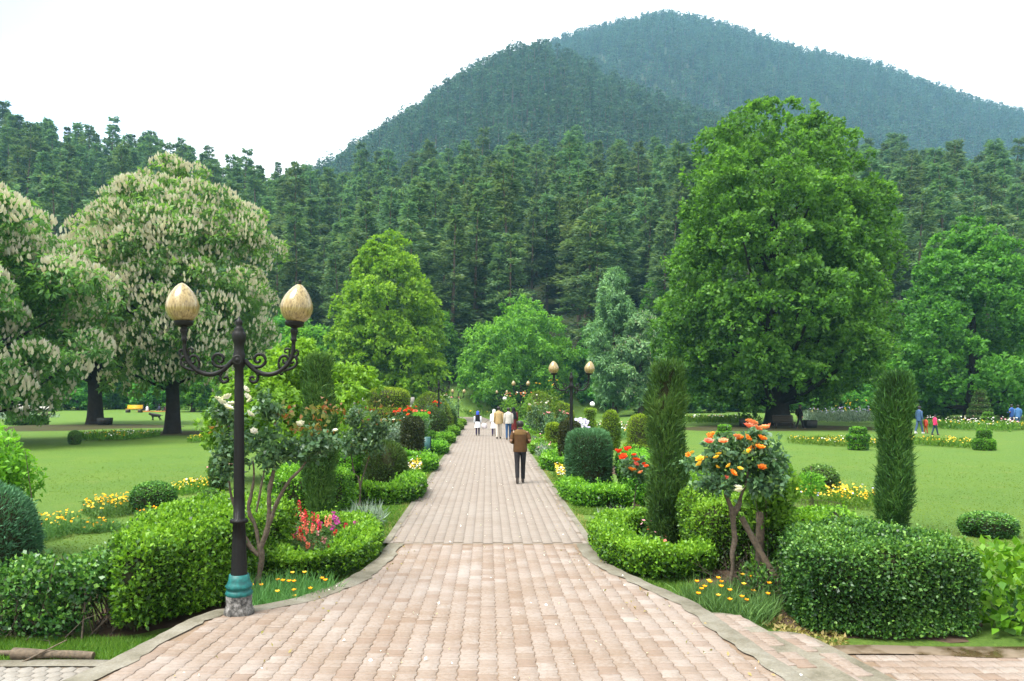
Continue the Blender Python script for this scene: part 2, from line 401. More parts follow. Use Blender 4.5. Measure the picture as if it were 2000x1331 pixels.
mb = MB(); nx = len(xs); mb.add(np.stack([gx, gy, hz], -1).reshape(-1, 3), np.array([(j * nx + i, j * nx + i + 1, (j + 1) * nx + i + 1, (j + 1) * nx + i) for j in range(len(ys) - 1) for i in range(nx - 1)]))
obj('ground', mb.mesh('ground', M['ground'], True), kind='structure')
def gh(x, y): return float(ground_h(x, y))

# ------------------------------------------------------------------ paved path
def paver_mat(name, stops, dirt, dfac, coord_scale=1.1):
    m, t = mat(name)
    oi = nn(t, 'ShaderNodeObjectInfo'); a = nn(t, 'ShaderNodeAttribute', attribute_name='tint')
    v = math_(t, 'FRACT', math_(t, 'ADD', math_(t, 'MULTIPLY', oi.outputs['Random'], 7.), a.outputs['Fac']))
    c = ramp(t, v, [(i / (len(stops) - 1), s) for i, s in enumerate(stops)])
    n1 = noise(t, coord_scale, 5, 'World', .65); n2 = noise(t, 26, 5, 'World', .7); n3 = noise(t, 160, 3, 'World', .7)
    d = math_(t, 'MULTIPLY', ramp(t, n1, [(.38, (.08, .08, .08)), (.6, (1, 1, 1))]), dfac)
    d = math_(t, 'MULTIPLY', d, ramp(t, n2, [(.33, (.2, .2, .2)), (.6, (1, 1, 1))]))
    c = mixc(t, d, c, dirt)
    c = mixc(t, math_(t, 'MULTIPLY', ramp(t, n2, [(.5, (0, 0, 0)), (.72, (1, 1, 1))]), .3), c, tuple(x * .62 for x in dirt))
    c = mixc(t, .25, c, ramp(t, n3, [(.3, (.2, .17, .14)), (.7, (.66, .6, .54))]), 'OVERLAY')
    p = pbsdf(t, c, .82, .25, 0, bump(t, n3, .35, .004)); fin(t, p.outputs[0]); return m
M['paver'] = paver_mat('pink_paver', [(.204, .162, .132), (.233, .196, .170), (.247, .212, .187), (.218, .176, .147), (.262, .230, .208), (.190, .142, .112), (.238, .200, .175), (.267, .237, .214)], (.170, .120, .082), .7, .8)
M['paverfar'] = paver_mat('pale_paver', [(.194, .165, .140), (.208, .181, .156), (.223, .196, .172), (.201, .172, .147)], (.174, .139, .112), .5, .5)
M['hexa'] = paver_mat('grey_hexagon_paver', [(0.218, 0.205, 0.185), (0.244, 0.231, 0.211), (0.231, 0.218, 0.198)], (0.158, 0.139, 0.112), .6)
M['sand'] = plain('joint_sand', (.200, .144, .100), .95, .1, var=.3, scale=9, bmp=.4, coord='World')
M['joint'] = plain('pale_joint_sand', (.200, .163, .125), .95, .1, var=.25, scale=9, bmp=.4, coord='World')
def conc_mat():
    m, t = mat('old_concrete'); n1 = noise(t, 2.2, 6, 'World', .7); n2 = noise(t, 45, 5, 'World', .75)
    c = ramp(t, n1, [(.3, (0.083, 0.075, 0.049)), (.5, (0.150, 0.135, 0.101)), (.72, (0.210, 0.195, 0.161))])
    c = mixc(t, .45, c, ramp(t, n2, [(.3, (.2, .2, .2)), (.7, (.75, .75, .75))]), 'OVERLAY')
    p = pbsdf(t, c, .85, .25, 0, bump(t, n2, .5, .006)); fin(t, p.outputs[0]); return m
M['conc'] = conc_mat()

LE = [(13.2, -1.72), (12.1, -1.74), (11.0, -1.85), (10.1, -2.05), (9.4, -2.35), (8.95, -2.72), (8.83, -3.1), (8.5, -3.25), (7.2, -3.37), (6.25, -3.5), (2.2, -4.2)]
RE = [(13.2, 1.76), (12.0, 1.78), (11.2, 1.9), (10.3, 2.15), (9.7, 2.35), (9.1, 2.5), (8, 2.55), (6.2, 2.7), (2.2, 3.0)]
def edge(tab, y):
    t = sorted(tab); return np.interp(y, [a for a, _ in t], [b for _, b in t])
yy = np.concatenate([np.arange(2.2, 13.2, .12), [13.2]])
def strip(mb, xa, xb, ya, za, mi=0, nseg=6):
    xa, xb = np.asarray(xa, float), np.asarray(xb, float); n = len(ya)
    V = np.stack([np.stack([xa + (xb - xa) * k / nseg, ya, za], -1) for k in range(nseg + 1)], 1).reshape(-1, 3)
    F = [(i * (nseg + 1) + k, i * (nseg + 1) + k + 1, (i + 1) * (nseg + 1) + k + 1, (i + 1) * (nseg + 1) + k) for i in range(n - 1) for k in range(nseg)]
    return mb.add(V, F, 0, mi)
# sheets of joint sand under the pavers
mb = MB(); strip(mb, edge(LE, yy) + .12, edge(RE, yy) - .12, yy, rz(yy) - .008)
ramp_o = obj('path', mb.mesh('path', M['sand'], True), kind='structure')
yf = np.concatenate([[13.2], np.geomspace(14, 122, 70)])
def bendx(y): return -3.6 * sst(70, 125, y)
mb = MB(); strip(mb, -1.72 + bendx(yf), 1.74 + bendx(yf), yf, gz(0, yf) - .006 + .026 * sst(48, 60, yf))
far_o = obj('straight_path', mb.mesh('straight_path', M['joint'], True), kind='structure')
# one paver outline: straight ends, wavy long sides that lock into the next column
def paver_mesh(name, w, l, h, wave, m_, tint=0., dome=.004):
    k = 4; ts = np.linspace(-.5, .5, k + 1)
    ty = [(-.5, -1), (-.32, -1), (-.18, 1), (0, 1), (.18, 1), (.32, -1), (.5, -1)]           # waisted: wide ends lock into the next column's waist
    right = [(w / 2 - wave * s, t * l) for t, s in ty]; left = [(-w / 2 + wave * s, t * l) for t, s in ty[::-1]]
    o = np.array(right + left); n = len(o); c = .006
    A = np.column_stack([o, np.full(n, -h)]); B = np.column_stack([o, np.full(n, -c)])
    s = np.array([1 - 2 * c / w, 1 - 2 * c / l]); D = np.column_stack([o * s, np.zeros(n)])
    mb = MB(); V = np.concatenate([A, B, D]); F = [(i, (i + 1) % n, n + (i + 1) % n, n + i) for i in range(n)] + [(n + i, n + (i + 1) % n, 2 * n + (i + 1) % n, 2 * n + i) for i in range(n)]
    F2 = []
    for i in range(6):
        F2.append((2 * n + i, 2 * n + i + 1, 2 * n + 12 - i, 2 * n + 13 - i))
    mb.add(V, F + F2, tint); return (V, np.array(F + F2)) if name is None else mb.mesh(name, m_)
PW, PL, GAP = .172, .205, .0055
pm = [paver_mesh('paver', PW - GAP, PL - GAP, .05, .006, M['paver'], i / 8) for i in range(8)]
cand = []
for ci in range(-26, 20):
    x = ci * PW
    for ri in range(0, 56):
        y = 2.3 + ri * PL + (ci % 2) * PL * .5
        if y > 13.12: continue
        if edge(LE, y) + .18 < x - PW * .4 and x + PW * .4 < edge(RE, y) - .16: cand.append((x, y))
PV = paver_mesh(None, PW - GAP, PL - GAP, .05, .006, None); PV = (PV[0][14:], PV[1][14:] - 14)      # joined fields: top and bevel only, the joint sand hides the rest
def seen(x, y, z):
    px = VX + x * FP / y; py = VY + (HC - z) * FP / y; return -20 < px < 2020 and py < 1345
vis = sorted([c for c in cand if seen(c[0], c[1], float(rz(c[1])))], key=lambda c: c[1])
near = set(vis[:300])
rr = random.Random(4)
mb = MB()
for x, y in cand:
    z = float(rz(y)) + rr.uniform(-.003, .003); sl_ = -float(rz(y - .1) - rz(y + .1)) / .2
    if (x, y) in near:
        obj('paver', rr.choice(pm), ramp_o, (x + rr.uniform(-.002, .002), y, z), (math.atan(sl_) + rr.gauss(0, .006), rr.gauss(0, .008), rr.gauss(0, .012)))
    else:
        V = PV[0].copy(); V[:, 2] += V[:, 1] * sl_ + V[:, 0] * rr.gauss(0, .008); V += (x, y, z)
        mb.add(V, PV[1], rr.random())
obj('paver_field', mb.mesh('paver_field', M['paver']), ramp_o, kind='stuff')
mb = MB(); W2, L2 = .172, .215
for ci in range(-10, 11):
    for ri in range(0, 190):
        y = 13.32 + ri * L2 + (ci % 2) * L2 * .5; x = ci * W2 + float(bendx(y))
        if abs(ci) == 10 and rr.random() < .3: continue
        V = paver_far = PV[0] * (1, L2 / PL, 1) + (x, y, float(gz(0, y)) + .006 + .024 * float(sst(48, 60, y)) + rr.uniform(-.002, .002))
        mb.add(V, PV[1], rr.random())
obj('paver_field', mb.mesh('pale_paver_field', M['paverfar']), far_o, kind='stuff')
# beyond the last separately laid paver only the colour of the paving is left
yg = np.geomspace(54.1, 122, 30); mb = MB(); strip(mb, -1.75 + bendx(yg), 1.78 + bendx(yg), yg, gz(0, yg) + .03)
obj('distant_paving', mb.mesh('distant_paving', M['paverfar'], True), far_o)
# concrete borders of the ramp (top, and outer face down to the ground)
def border(tab, side, wid, name):
    mb = MB(); y2 = np.concatenate([yy]); xo = edge(tab, y2); jit = .03 * wob(np.stack([y2, y2 * 0, y2 * 0], -1), 3.2, 11 + side) + .025 * wob(np.stack([y2, y2 * 0, y2 * 0], -1), 17, 41 + side); xo = xo + .018 * wob(np.stack([y2, y2 * 0, y2 * 0], -1), 5, 51 + side) + .012 * wob(np.stack([y2, y2 * 0, y2 * 0], -1), 21, 61 + side)
    wv = wid + jit; t = np.stack([np.gradient(y2), np.gradient(xo)], -1)
    n_ = np.column_stack([np.gradient(y2), -np.gradient(xo)]); n_ = unit(n_) * -side        # inward
    pin = np.column_stack([xo, y2]) + n_ * wv[:, None]; z = rz(y2) + .012
    zo = np.stack([z, z - .012, np.minimum(gz(0, y2), z) - .25], 1)
    V = np.stack([np.column_stack([pin, z - .003]), np.column_stack([xo + n_[:, 0] * .03, y2 + n_[:, 1] * .03, z]), np.column_stack([xo, y2, zo[:, 1] - .01]), np.column_stack([xo, y2, zo[:, 2]])], 1).reshape(-1, 3)
    F = [(i * 4 + k, i * 4 + k + 1, (i + 1) * 4 + k + 1, (i + 1) * 4 + k) for i in range(len(y2) - 1) for k in range(3)]
    if side > 0: F = [f[::-1] for f in F]
    mb.add(V, F); return obj(name, mb.mesh(name, M['conc']), ramp_o)
border(LE, -1, .27, 'kerb'); border(RE, 1, .25, 'kerb')
# narrow worn edges of the straight path
for s_, x0 in ((-1, -1.75), (1, 1.77)):
    mb = MB(); y2 = np.arange(13.2, 110, .4); jit = .03 * wob(np.stack([y2, y2 * 0, y2 * 0], -1), 2, 21 + s_)
    strip(mb, x0 + bendx(y2) - .06, x0 + bendx(y2) + .06 + 0 * jit, y2, gz(0, y2) + .014 + .024 * sst(48, 60, y2) + .004 * jit, 0, 2); obj('kerb', mb.mesh('kerb', M['conc']), far_o)

# two steps down to the lower court on the right
def step_slab(name, pts, z, zb, lab):
    P = resample(smooth_line(pts, 2), .15); n = len(P); c = P.mean(0)
    mb = MB(); A = np.column_stack([P, np.full(n, zb)]); B = np.column_stack([P, np.full(n, z - .02)]); D = np.column_stack([c + (P - c) * .985, np.full(n, z)])
    mb.add(np.concatenate([A, B, D]), [(i, (i + 1) % n, n + (i + 1) % n, n + i) for i in range(n)] + [(n + i, n + (i + 1) % n, 2 * n + (i + 1) % n, 2 * n + i) for i in range(n)])
    mb.add(D, [list(range(n))]); o = obj(name, mb.mesh(name, M['conc']), ramp_o); return o
st1 = step_slab('step', [(2.4, 9.02), (2.9, 9.0), (3.02, 8.3), (3.35, 6.8), (3.7, 3.0), (2.7, 3.0), (2.5, 7)], .03, -.4, '')
st2 = step_slab('step', [(2.95, 8.68), (3.5, 8.68), (3.64, 8.2), (3.85, 7.0), (4.3, 3.0), (3.2, 3.0), (3.1, 7)], -.085, -.4, '')
def tread(stp, pts, z):
    for x, y in pts:
        obj('paver', rr.choice(pm), stp, (x + rr.uniform(-.01, .01), y, z + .012 + rr.uniform(-.002, .003)), (rr.gauss(0, .008), rr.gauss(0, .01), .1 + rr.gauss(0, .03)))
tread(st1, [(2.66 + .1 * k * .21 + c * .17, 8.78 - k * .21 - c * .05) for k in range(8) for c in range(2) if not (c == 1 and k % 3 == 2)], .03)
tread(st2, [(3.27 + .1 * k * .21 + c * .17, 8.46 - k * .21 - c * .05) for k in range(7) for c in range(2) if (k + c) % 4 != 3], -.085)
# lower court, right: pavers with a wet concrete strip along the hedge
def court(x0, x1, y0, y1, mm):
    mb = MB(); xa = np.linspace(x0, x1, 12)
    V = [(x, y, -.185) for y in np.linspace(y0, y1, 8) for x in xa]
    mb.add(V, [(j * 12 + i, j * 12 + i + 1, (j + 1) * 12 + i + 1, (j + 1) * 12 + i) for j in range(7) for i in range(11)])
    return obj('paved_court', mb.mesh('paved_court', mm), kind='structure')
ct = court(3.5, 9, 2.2, 8.42, M['sand'])
mb = MB(); mbw = MB()
for ci in range(0, 26):
    for ri in range(0, 28):
        x = 3.98 + ci * PL + (ri % 2) * PL * .5; y = 8.02 - ri * PW
        if x < 3.75 + (8.1 - y) * .12 + .1 or y < 2.4: continue
        z = -.172 + rr.uniform(-.002, .003)
        if seen(x, y, z): obj('paver', rr.choice(pm), ct, (x, y, z), (rr.gauss(0, .008), rr.gauss(0, .008), pi / 2 + rr.gauss(0, .012)))
        else: mb.add(PV[0][:, [1, 0, 2]] * (1, -1, 1) + (x, y, z), PV[1], rr.random())
obj('paver_field', mb.mesh('court_paver_field', M['paver']), ct, kind='stuff')
mw, t = mat('wet_concrete'); n1 = noise(t, 1.6, 5, 'World'); n2 = noise(t, 40, 4, 'World')
wet = ramp(t, n1, [(.42, (0, 0, 0)), (.55, (1, 1, 1))])
p = pbsdf(t, mixc(t, wet, (.16, .12, .08), (.07, .045, .022)), ramp(t, n1, [(.42, (.8, .8, .8)), (.55, (.18, .18, .18))]), .5, 0, bump(t, n2, .2, .004)); fin(t, p.outputs[0])
xs2 = np.arange(3.62, 9, .12); jt = .05 * wob(np.stack([xs2, xs2 * 0, xs2 * 0], -1), 3, 31)
mb = MB(); V = np.stack([np.column_stack([xs2, 8.13 + jt * .5 - .1 * sst(4.4, 5.4, xs2), xs2 * 0 - .168]), np.column_stack([xs2, 8.38 + jt, xs2 * 0 - .160]), np.column_stack([xs2, 8.44 + jt, xs2 * 0 - .27])], 1).reshape(-1, 3)
mb.add(V, [(i * 3 + k, (i + 1) * 3 + k, (i + 1) * 3 + k + 1, i * 3 + k + 1) for i in range(len(xs2) - 1) for k in range(2)]); obj('concrete_strip', mb.mesh('concrete_strip', mw), ct)
# lower court, left: grey hexagonal pavers
ct2 = court(-9, -3.3, 2.2, 7.92, M['joint'])
def hexpaver(w, l, h=.04):
    a = [(-.5, -.25), (0, -.5), (.5, -.25), (.5, .25), (0, .5), (-.5, .25)]; a = np.array(a)[::-1][::-1] * (w, l); n = 6
    V = np.concatenate([np.column_stack([a, np.full(6, -h)]), np.column_stack([a, np.full(6, -.005)]), np.column_stack([a * .93, np.zeros(6)])])
    F = [(i, (i + 1) % n, n + (i + 1) % n, n + i) for i in range(n)] + [(n + i, n + (i + 1) % n, 2 * n + (i + 1) % n, 2 * n + i) for i in range(n)]
    return V, np.array(F + [(12, 13, 14, 17), (14, 15, 16, 17)])
hx = hexpaver(.135, .165); hm = []
for i in range(6): hm.append(MB().add(hx[0], hx[1], i / 6).mesh('hexagon_paver', M['hexa']))
mb = MB()
for ri in range(0, 44):
    for ci in range(0, 42):
        x = -3.35 - ci * .141 - (ri % 2) * .0705; y = 7.68 - ri * .129
        if y < 2.4 or x > float(edge(LE, y)) + .03: continue
        z = -.17 + rr.uniform(-.002, .002)
        if seen(x, y, z): obj('hexagon_paver', rr.choice(hm), ct2, (x, y, z), (rr.gauss(0, .008), rr.gauss(0, .008), rr.gauss(0, .02)))
        else: mb.add(hx[0] + (x, y, z), hx[1], rr.random())
obj('paver_field', mb.mesh('hexagon_paver_field', M['hexa']), ct2, kind='stuff')
mb = MB(); xs2 = np.arange(-9, -3.3, .12); jt = .04 * wob(np.stack([xs2, xs2 * 0, xs2 * 0], -1), 3, 33)
V = np.stack([np.column_stack([xs2, 7.74 + jt, xs2 * 0 - .168]), np.column_stack([xs2, 7.9 + jt, xs2 * 0 - .158]), np.column_stack([xs2, 7.96 + jt, xs2 * 0 - .27])], 1).reshape(-1, 3)
mb.add(V, [(i * 3 + k, (i + 1) * 3 + k, (i + 1) * 3 + k + 1, i * 3 + k + 1) for i in range(len(xs2) - 1) for k in range(2)]); obj('concrete_strip', mb.mesh('concrete_strip', M['conc']), ct2)
# bare soil of the planting borders
def soil(name, poly):
    P = resample(smooth_line(poly, 2), .3); n = len(P); c = P.mean(0); mb = MB()
    V = np.concatenate([np.column_stack([c + (P - c) * k, gz(0, (c + (P - c) * k)[:, 1]) + dz]) for k, dz in ((1, -.01), (.9, .012), (.5, .03), (.02, .03))])
    V[:, 2] += .012 * wob(V, 5, 3); mb.add(V, grid_tris(4, n)); return obj(name, mb.mesh(name, M['soil'], True), kind='structure')
soil('bed_soil', [(-2.1, 11.2), (-2.15, 13.4), (-2.9, 14.2), (-4.6, 13.6), (-5.1, 10.2), (-4.6, 8.5), (-3.5, 9.1), (-2.9, 10.6)])
soil('bed_soil', [(2.1, 11.2), (2.2, 13.4), (3.0, 14.2), (4.6, 13.8), (6.2, 11.0), (6.2, 8.6), (3.8, 8.55), (3.4, 9.2), (2.8, 10.7)])
for k in range(1, 8):
    y0 = 12.3 + 6.9 * k
    for s in (-1, 1): soil('bed_soil', [(s * 2.2, y0 - 1.2), (s * 2.15, y0 + 1.1), (s * 3, y0 + 1.9), (s * 4.6, y0 + 2), (s * 4.8, y0 - 1.8), (s * 3, y0 - 1.7)])

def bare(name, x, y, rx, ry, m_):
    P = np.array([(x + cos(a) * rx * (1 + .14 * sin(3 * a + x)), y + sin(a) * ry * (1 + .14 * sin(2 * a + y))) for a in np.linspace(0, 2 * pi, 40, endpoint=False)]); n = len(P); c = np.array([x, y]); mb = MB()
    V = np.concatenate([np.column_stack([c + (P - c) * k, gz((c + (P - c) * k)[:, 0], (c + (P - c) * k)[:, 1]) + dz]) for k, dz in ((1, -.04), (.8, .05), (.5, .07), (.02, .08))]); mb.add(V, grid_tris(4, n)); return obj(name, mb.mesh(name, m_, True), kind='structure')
M['shade'] = plain('worn_turf_and_shade', (.05, .062, .02), .95, .1, var=.55, scale=1.3, bmp=.5, coord='World', col2=(.045, .032, .02))  # bare soil, its dark tone also painting in deeper shade under the trees
bare('soil_and_shade', PX(1520, 57), 56.5, 8.5, 5, M['shade']); bare('soil_and_shade', PX(335, 47.5) - 1, 48.5, 5.5, 2.6, M['shade']); bare('soil_and_shade', PX(190, 60), 57.5, 7, 5.5, M['shade']); bare('soil_and_shade', PX(30, 52), 55, 7, 4, M['shade'])

# ------------------------------------------------------------------ plant builders
def shell(V, T, n, L, W, m_, r, shrink=.05, out=.6, up=.25, rnd=.6, depth=.04, toptint=.0, name='foliage', fold=.25, patch=None, core=True, lump=0., lf=6., shoots=0.):
    """leaves over a clipped shape, plus the twiggy inside that stops the view"""
    T = out_fix(V, T)
    seed = int(r.integers(1e6))
    if lump: V = lumpy(V, T, lump, lf, seed)
    P, N = sample(V, T, n, r); k = P[:, 2] > .03; P, N = P[k], N[k]
    P = P - N * (r.random(len(P)) ** 1.5 * depth)[:, None] + N * r.normal(size=(len(P), 1)) * depth * .25
    k = (wob(P, 9., seed + 7) + .35 * wob(P, 26., seed + 8) > -.95) | (r.random(len(P)) < .25); P, N = P[k], N[k]
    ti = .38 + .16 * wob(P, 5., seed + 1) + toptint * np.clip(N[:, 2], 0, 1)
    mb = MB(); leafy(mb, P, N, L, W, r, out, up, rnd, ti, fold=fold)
    if shoots:                                                     # stray new shoots standing out of the clipped face
        j = r.integers(0, len(P), int(len(P) * shoots)); S = np.repeat(P[j], 7, 0); D = np.repeat(unit(N[j] * .6 + (0, 0, .9) + r.normal(size=(len(j), 3)) * .35), 7, 0); q_ = np.tile(np.linspace(.1, 1, 7), len(j))[:, None] * np.repeat(r.uniform(1., 3., (len(j), 1)), 7, 0)
        leafy(mb, S + D * L * q_, unit(D + r.normal(size=S.shape) * .6), L * .8, W * .8, r, .7, .2, .7, .62, fold=fold)
    me = mb.mesh(name, m_)
    if not core: return me, None
    Vc = V - vnormals(V, T) * shrink; Vc[:, 2] = np.maximum(Vc[:, 2], -.02)
    return me, MB().add(Vc, T).mesh('twigs', M['twig'], True)
def clipped(name, label, cat, V, T, loc, n, L, W, mk_, group=None, rz_=0, scale=1, seed=1, stem=None, **kw):
    r = np.random.default_rng(seed); f, c = shell(V, T, n, L, W, M[mk_], r, **kw)
    o = thing(name, label, cat, loc, rz_, group, scale)
    obj('foliage', f, o, kind='stuff'); obj('twigs', c, o)
    if stem: obj('stem', tube(MB(), [(0, 0, -.05), (0, 0, stem[1])], [stem[0], stem[0] * .9], 8).mesh('stem', M['bark']), o)
    return o
def at(x, y, dz=0): return (x, y, float(gz(x, y)) + dz)
def at_px(px, py, dz=0): return at(*G(px, py), dz)
def poly_local(P):
    P = np.array(P, float); c = P.mean(0); return P - c, c

# ---- the big hedges
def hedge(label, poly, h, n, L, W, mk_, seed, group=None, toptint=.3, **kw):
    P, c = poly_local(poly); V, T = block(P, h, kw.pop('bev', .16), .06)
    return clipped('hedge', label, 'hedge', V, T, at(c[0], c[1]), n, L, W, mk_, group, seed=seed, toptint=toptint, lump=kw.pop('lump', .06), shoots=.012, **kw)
hedge('big glossy box hedge with pale tips beside the black lamp post base', [(-4.2, 8.45), (-3.85, 8.55), (-3.3, 9.7), (-3.0, 11.2), (-3.2, 12.8), (-5.0, 12.8), (-4.75, 10.6), (-4.5, 9.2)], 1.0, 42000, .055, .036, 'box', 11, shrink=.09, depth=.08)
hedge('dark clipped privet hedge standing along the wet concrete strip', [(3.72, 8.62), (5.62, 8.62), (5.72, 9.2), (5.6, 10.05), (3.9, 10.1), (3.55, 9.3)], 1.06, 44000, .042, .028, 'boxdark', 12, shrink=.08, depth=.08, toptint=.22)
hedge('pale green hedge mound behind the dark privet hedge and leaning log', [(3.75, 10.15), (5.0, 10.15), (5.2, 11.2), (4.2, 11.4), (3.7, 10.9)], .98, 14000, .045, .03, 'box', 13, toptint=.4)
hedge('rounded box hedge between the leaning log and the right tall juniper column', [(3.05, 11.2), (3.9, 11.1), (4.3, 11.8), (4.1, 12.9), (3.3, 12.9), (3.05, 12.2)], 1.0, 15000, .045, .03, 'box', 14)
hedge('lime box hedge block behind the right tall juniper column', [(3.2, 13.2), (4.9, 13.2), (5.1, 15.4), (3.5, 15.6)], .98, 16000, .055, .035, 'box', 15)
hedge('lime box hedge behind the red rose standard', [(3.4, 16.9), (4.6, 16.9), (4.7, 20.6), (3.3, 20.8)], 1.05, 16000, .06, .04, 'box', 16, toptint=.45)
hedge('lime box hedge block behind the left tall juniper column', [(-4.5, 14.9), (-2.95, 14.9), (-2.9, 17.3), (-4.5, 17.3)], .98, 16000, .055, .035, 'box', 17, toptint=.4)
hedge('long lime hedge behind the domed juniper bush', [(-4.6, 20.4), (-3.4, 20.4), (-3.3, 25.2), (-4.6, 25.4)], 1.05, 12000, .075, .05, 'boxlime', 18)
hedge('upright lime hedge beside the unlit lamp post', [(-3.6, 36), (-3.0, 36), (-3.0, 39.5), (-3.6, 39.5)], 1.5, 7000, .09, .06, 'boxlime', 19)
# loose open shrub with see-through base, far left
r = np.random.default_rng(21)
def loose_shrub(label, lo, sizes, n, L, W, mk_, seed, name='shrub', stems=8, tops=None, low=.15):
    r = np.random.default_rng(seed); o = thing(name, label, 'shrub', lo); mb = MB(); ms = MB()
    for (cx, cy, cz, rx, ry, rz_, k) in sizes:
        d = unit(r.normal(size=(k, 3))); P = np.array([cx, cy, cz]) + d * np.array([rx, ry, rz_]) * (r.random((k, 1)) ** .4)
        q = P[:, 2] > low; leafy(mb, P[q], d[q], L, W, r, .6, .3, .7, .35 + .25 * d[q][:, 2])
        for _ in range(stems):
            b = np.array([cx + r.normal() * rx * .35, cy + r.normal() * ry * .35, 0]); e = np.array([cx, cy, cz]) + r.normal(size=3) * np.array([rx, ry, rz_]) * .5
            tube(ms, [b, (b + e) / 2 + r.normal(size=3) * .04, e], [.012, .009, .004], 5)
    obj('foliage', mb.mesh('foliage', M[mk_]), o, kind='stuff'); obj('stems', ms.mesh('stems', M['stem']), o, kind='stuff'); return o
loose_shrub('loose dark shrub with a bare see-through base beside the log', at(-4.75, 8.85), [(-.4, 0, .6, .4, .4, .35, 1500), (.1, .05, .66, .42, .4, .28, 1500), (.5, .25, .68, .35, .4, .3, 1200), (-.7, .2, .45, .4, .4, .45, 1600), (-.15, -.1, .25, .35, .3, .25, 900), (-.75, -.05, .2, .35, .3, .25, 900)], 0, .06, .04, 'boxdark', 22, stems=16, low=.08)
loose_shrub('low green shrub tuft between the juniper mound and the lawn', at(-5.1, 10.2), [(0, 0, .35, .3, .3, .35, 1200), (.35, .3, .3, .25, .25, .3, 700)], 0, .05, .025, 'boxdark', 23)
loose_shrub('tall leafy light green bush at the lawn edge behind the juniper mound', at(-8.0, 12.0), [(0, 0, 1.4, .75, .7, .75, 2200), (.45, .1, 1.2, .5, .5, .5, 1000), (.1, 0, .7, .7, .6, .6, 1200)], 0, .1, .055, 'lime', 24)
# dry brown twigs below the mound
ms = MB()
for _ in range(260):
    b = np.array([r.normal() * .45, r.normal() * .3, r.uniform(0, .25)]); d = unit(r.normal(size=3) + (0, 0, 1.1)); tube(ms, [b, b + d * r.uniform(.15, .35), b + d * .5 + r.normal(size=3) * .1], [.004, .003, .0015], 4, cap=False)
o = obj('dry_twigs', ms.mesh('dry_twigs', M['stem']), None, at(-5.35, 9.1), label='tangle of dry brown twigs under the dark juniper mound', category='twigs', kind='stuff')

# ---- clipped shapes turned on a lathe
def col_prof(w0, w1, h, k=10): return [((w0 + (w1 - w0) * (i / k) ** .8) * (1 if i < k - 1 else .8), h * i / k) for i in range(k)] + [(w1 * .72, h), (.02, h * 1.02)]
def juniper_column(label, lo, h, w0, w1, seed, n=21000):
    r = np.random.default_rng(seed); V, T = lathe(col_prof(w0, w1, h), 20); T = out_fix(V, T)
    V = V.copy(); V[:, :2] += (.03 * np.stack([wob(V * (0, 0, 1), 1.6, seed), wob(V * (0, 0, 1), 1.6, seed + 5)], 1)) * (V[:, 2:] / h)
    V = lumpy(V, T, .06, 6., seed); P, N = sample(V, T, n, r); k = wob(P * (1, 1, .35), 13., seed + 9) + .5 * wob(P, 30., seed + 11) > -1.4; P, N = P[k], N[k]; n = len(P); P = P - N * (r.random((n, 1)) ** 1.2 * .14) + N * (np.clip(r.normal(size=(n, 1)), 0, 3) * .018)
    mb = MB(); ti = .4 + .25 * wob(P, 7, seed + 2); leafy(mb, P, N, .1, .0125, r, .55, .9, .4, ti, fold=.1, bend=.15)
    q = r.random(n) < .07; leafy(mb, P[q], N[q], .17, .014, r, .55, 1.0, .4, ti[q] + .15, fold=.1)
    o = thing('juniper_column', label, 'juniper', lo, 0, 'tall juniper columns'); obj('foliage', mb.mesh('foliage', M['juniper']), o, kind='stuff')
    obj('twigs', MB().add(V - vnormals(V, T) * .12 * np.array([1, 1, .3]), T).mesh('twigs', M['twig'], True), o)
    ms = MB(); tube(ms, [(0, 0, -.05), (.01, 0, .3), (0, 0, .6)], [.05, .045, .04], 8); obj('trunk', ms.mesh('trunk', M['bark']), o); return o
juniper_column('tall juniper column rising from the pink and red snapdragons', at_px(625, 1030), 3.25, .24, .35, 31)
juniper_column('tall juniper column standing in the low hedge ring by the red rose', at_px(1302, 1072), 3.02, .27, .32, 32)
juniper_column('tall juniper column rising from behind the dark privet hedge on the lawn', at_px(1745, 1042), 2.92, .23, .32, 33)
def turned(name, label, lo, prof, n, L, W, mk_, seed, group=None, nseg=24, ell=1., **kw):
    V, T = lathe(prof, nseg); V = V * (1, ell, 1)
    return clipped(name, label, 'topiary', V, T, lo, n, L, W, mk_, group, seed=seed, **kw)
def dome(r, h, e=1.): return [(r * .86, 0), (r * .97, h * .25), (r, h * .5), (r * .95, h * .68), (r * .82, h * .82), (r * .6, h * .93), (r * .3, h * .99), (.01, h)]
def drum(r, h): return [(r * .84, 0), (r * .95, h * .2), (r, h * .5), (r * .98, h * .82), (r * .88, h * .93), (r * .6, h * .99), (.01, h)]
nd = dict(out=.75, up=.45, rnd=.4, depth=.05, shrink=.06, fold=.1)
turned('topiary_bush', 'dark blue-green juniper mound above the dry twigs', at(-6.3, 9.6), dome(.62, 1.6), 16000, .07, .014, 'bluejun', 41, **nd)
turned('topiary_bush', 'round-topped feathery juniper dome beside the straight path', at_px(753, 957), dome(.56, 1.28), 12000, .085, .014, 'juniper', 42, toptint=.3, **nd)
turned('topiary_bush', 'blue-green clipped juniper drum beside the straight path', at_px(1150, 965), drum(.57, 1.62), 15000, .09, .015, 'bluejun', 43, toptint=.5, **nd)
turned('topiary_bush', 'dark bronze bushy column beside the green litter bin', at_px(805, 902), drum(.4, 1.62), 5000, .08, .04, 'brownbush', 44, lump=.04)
turned('topiary_bush', 'feathery domed bush behind the unlit lamp post', at(-3.0, 42.5), dome(.72, 1.7), 5000, .12, .03, 'juniper', 45, toptint=.3, **nd)
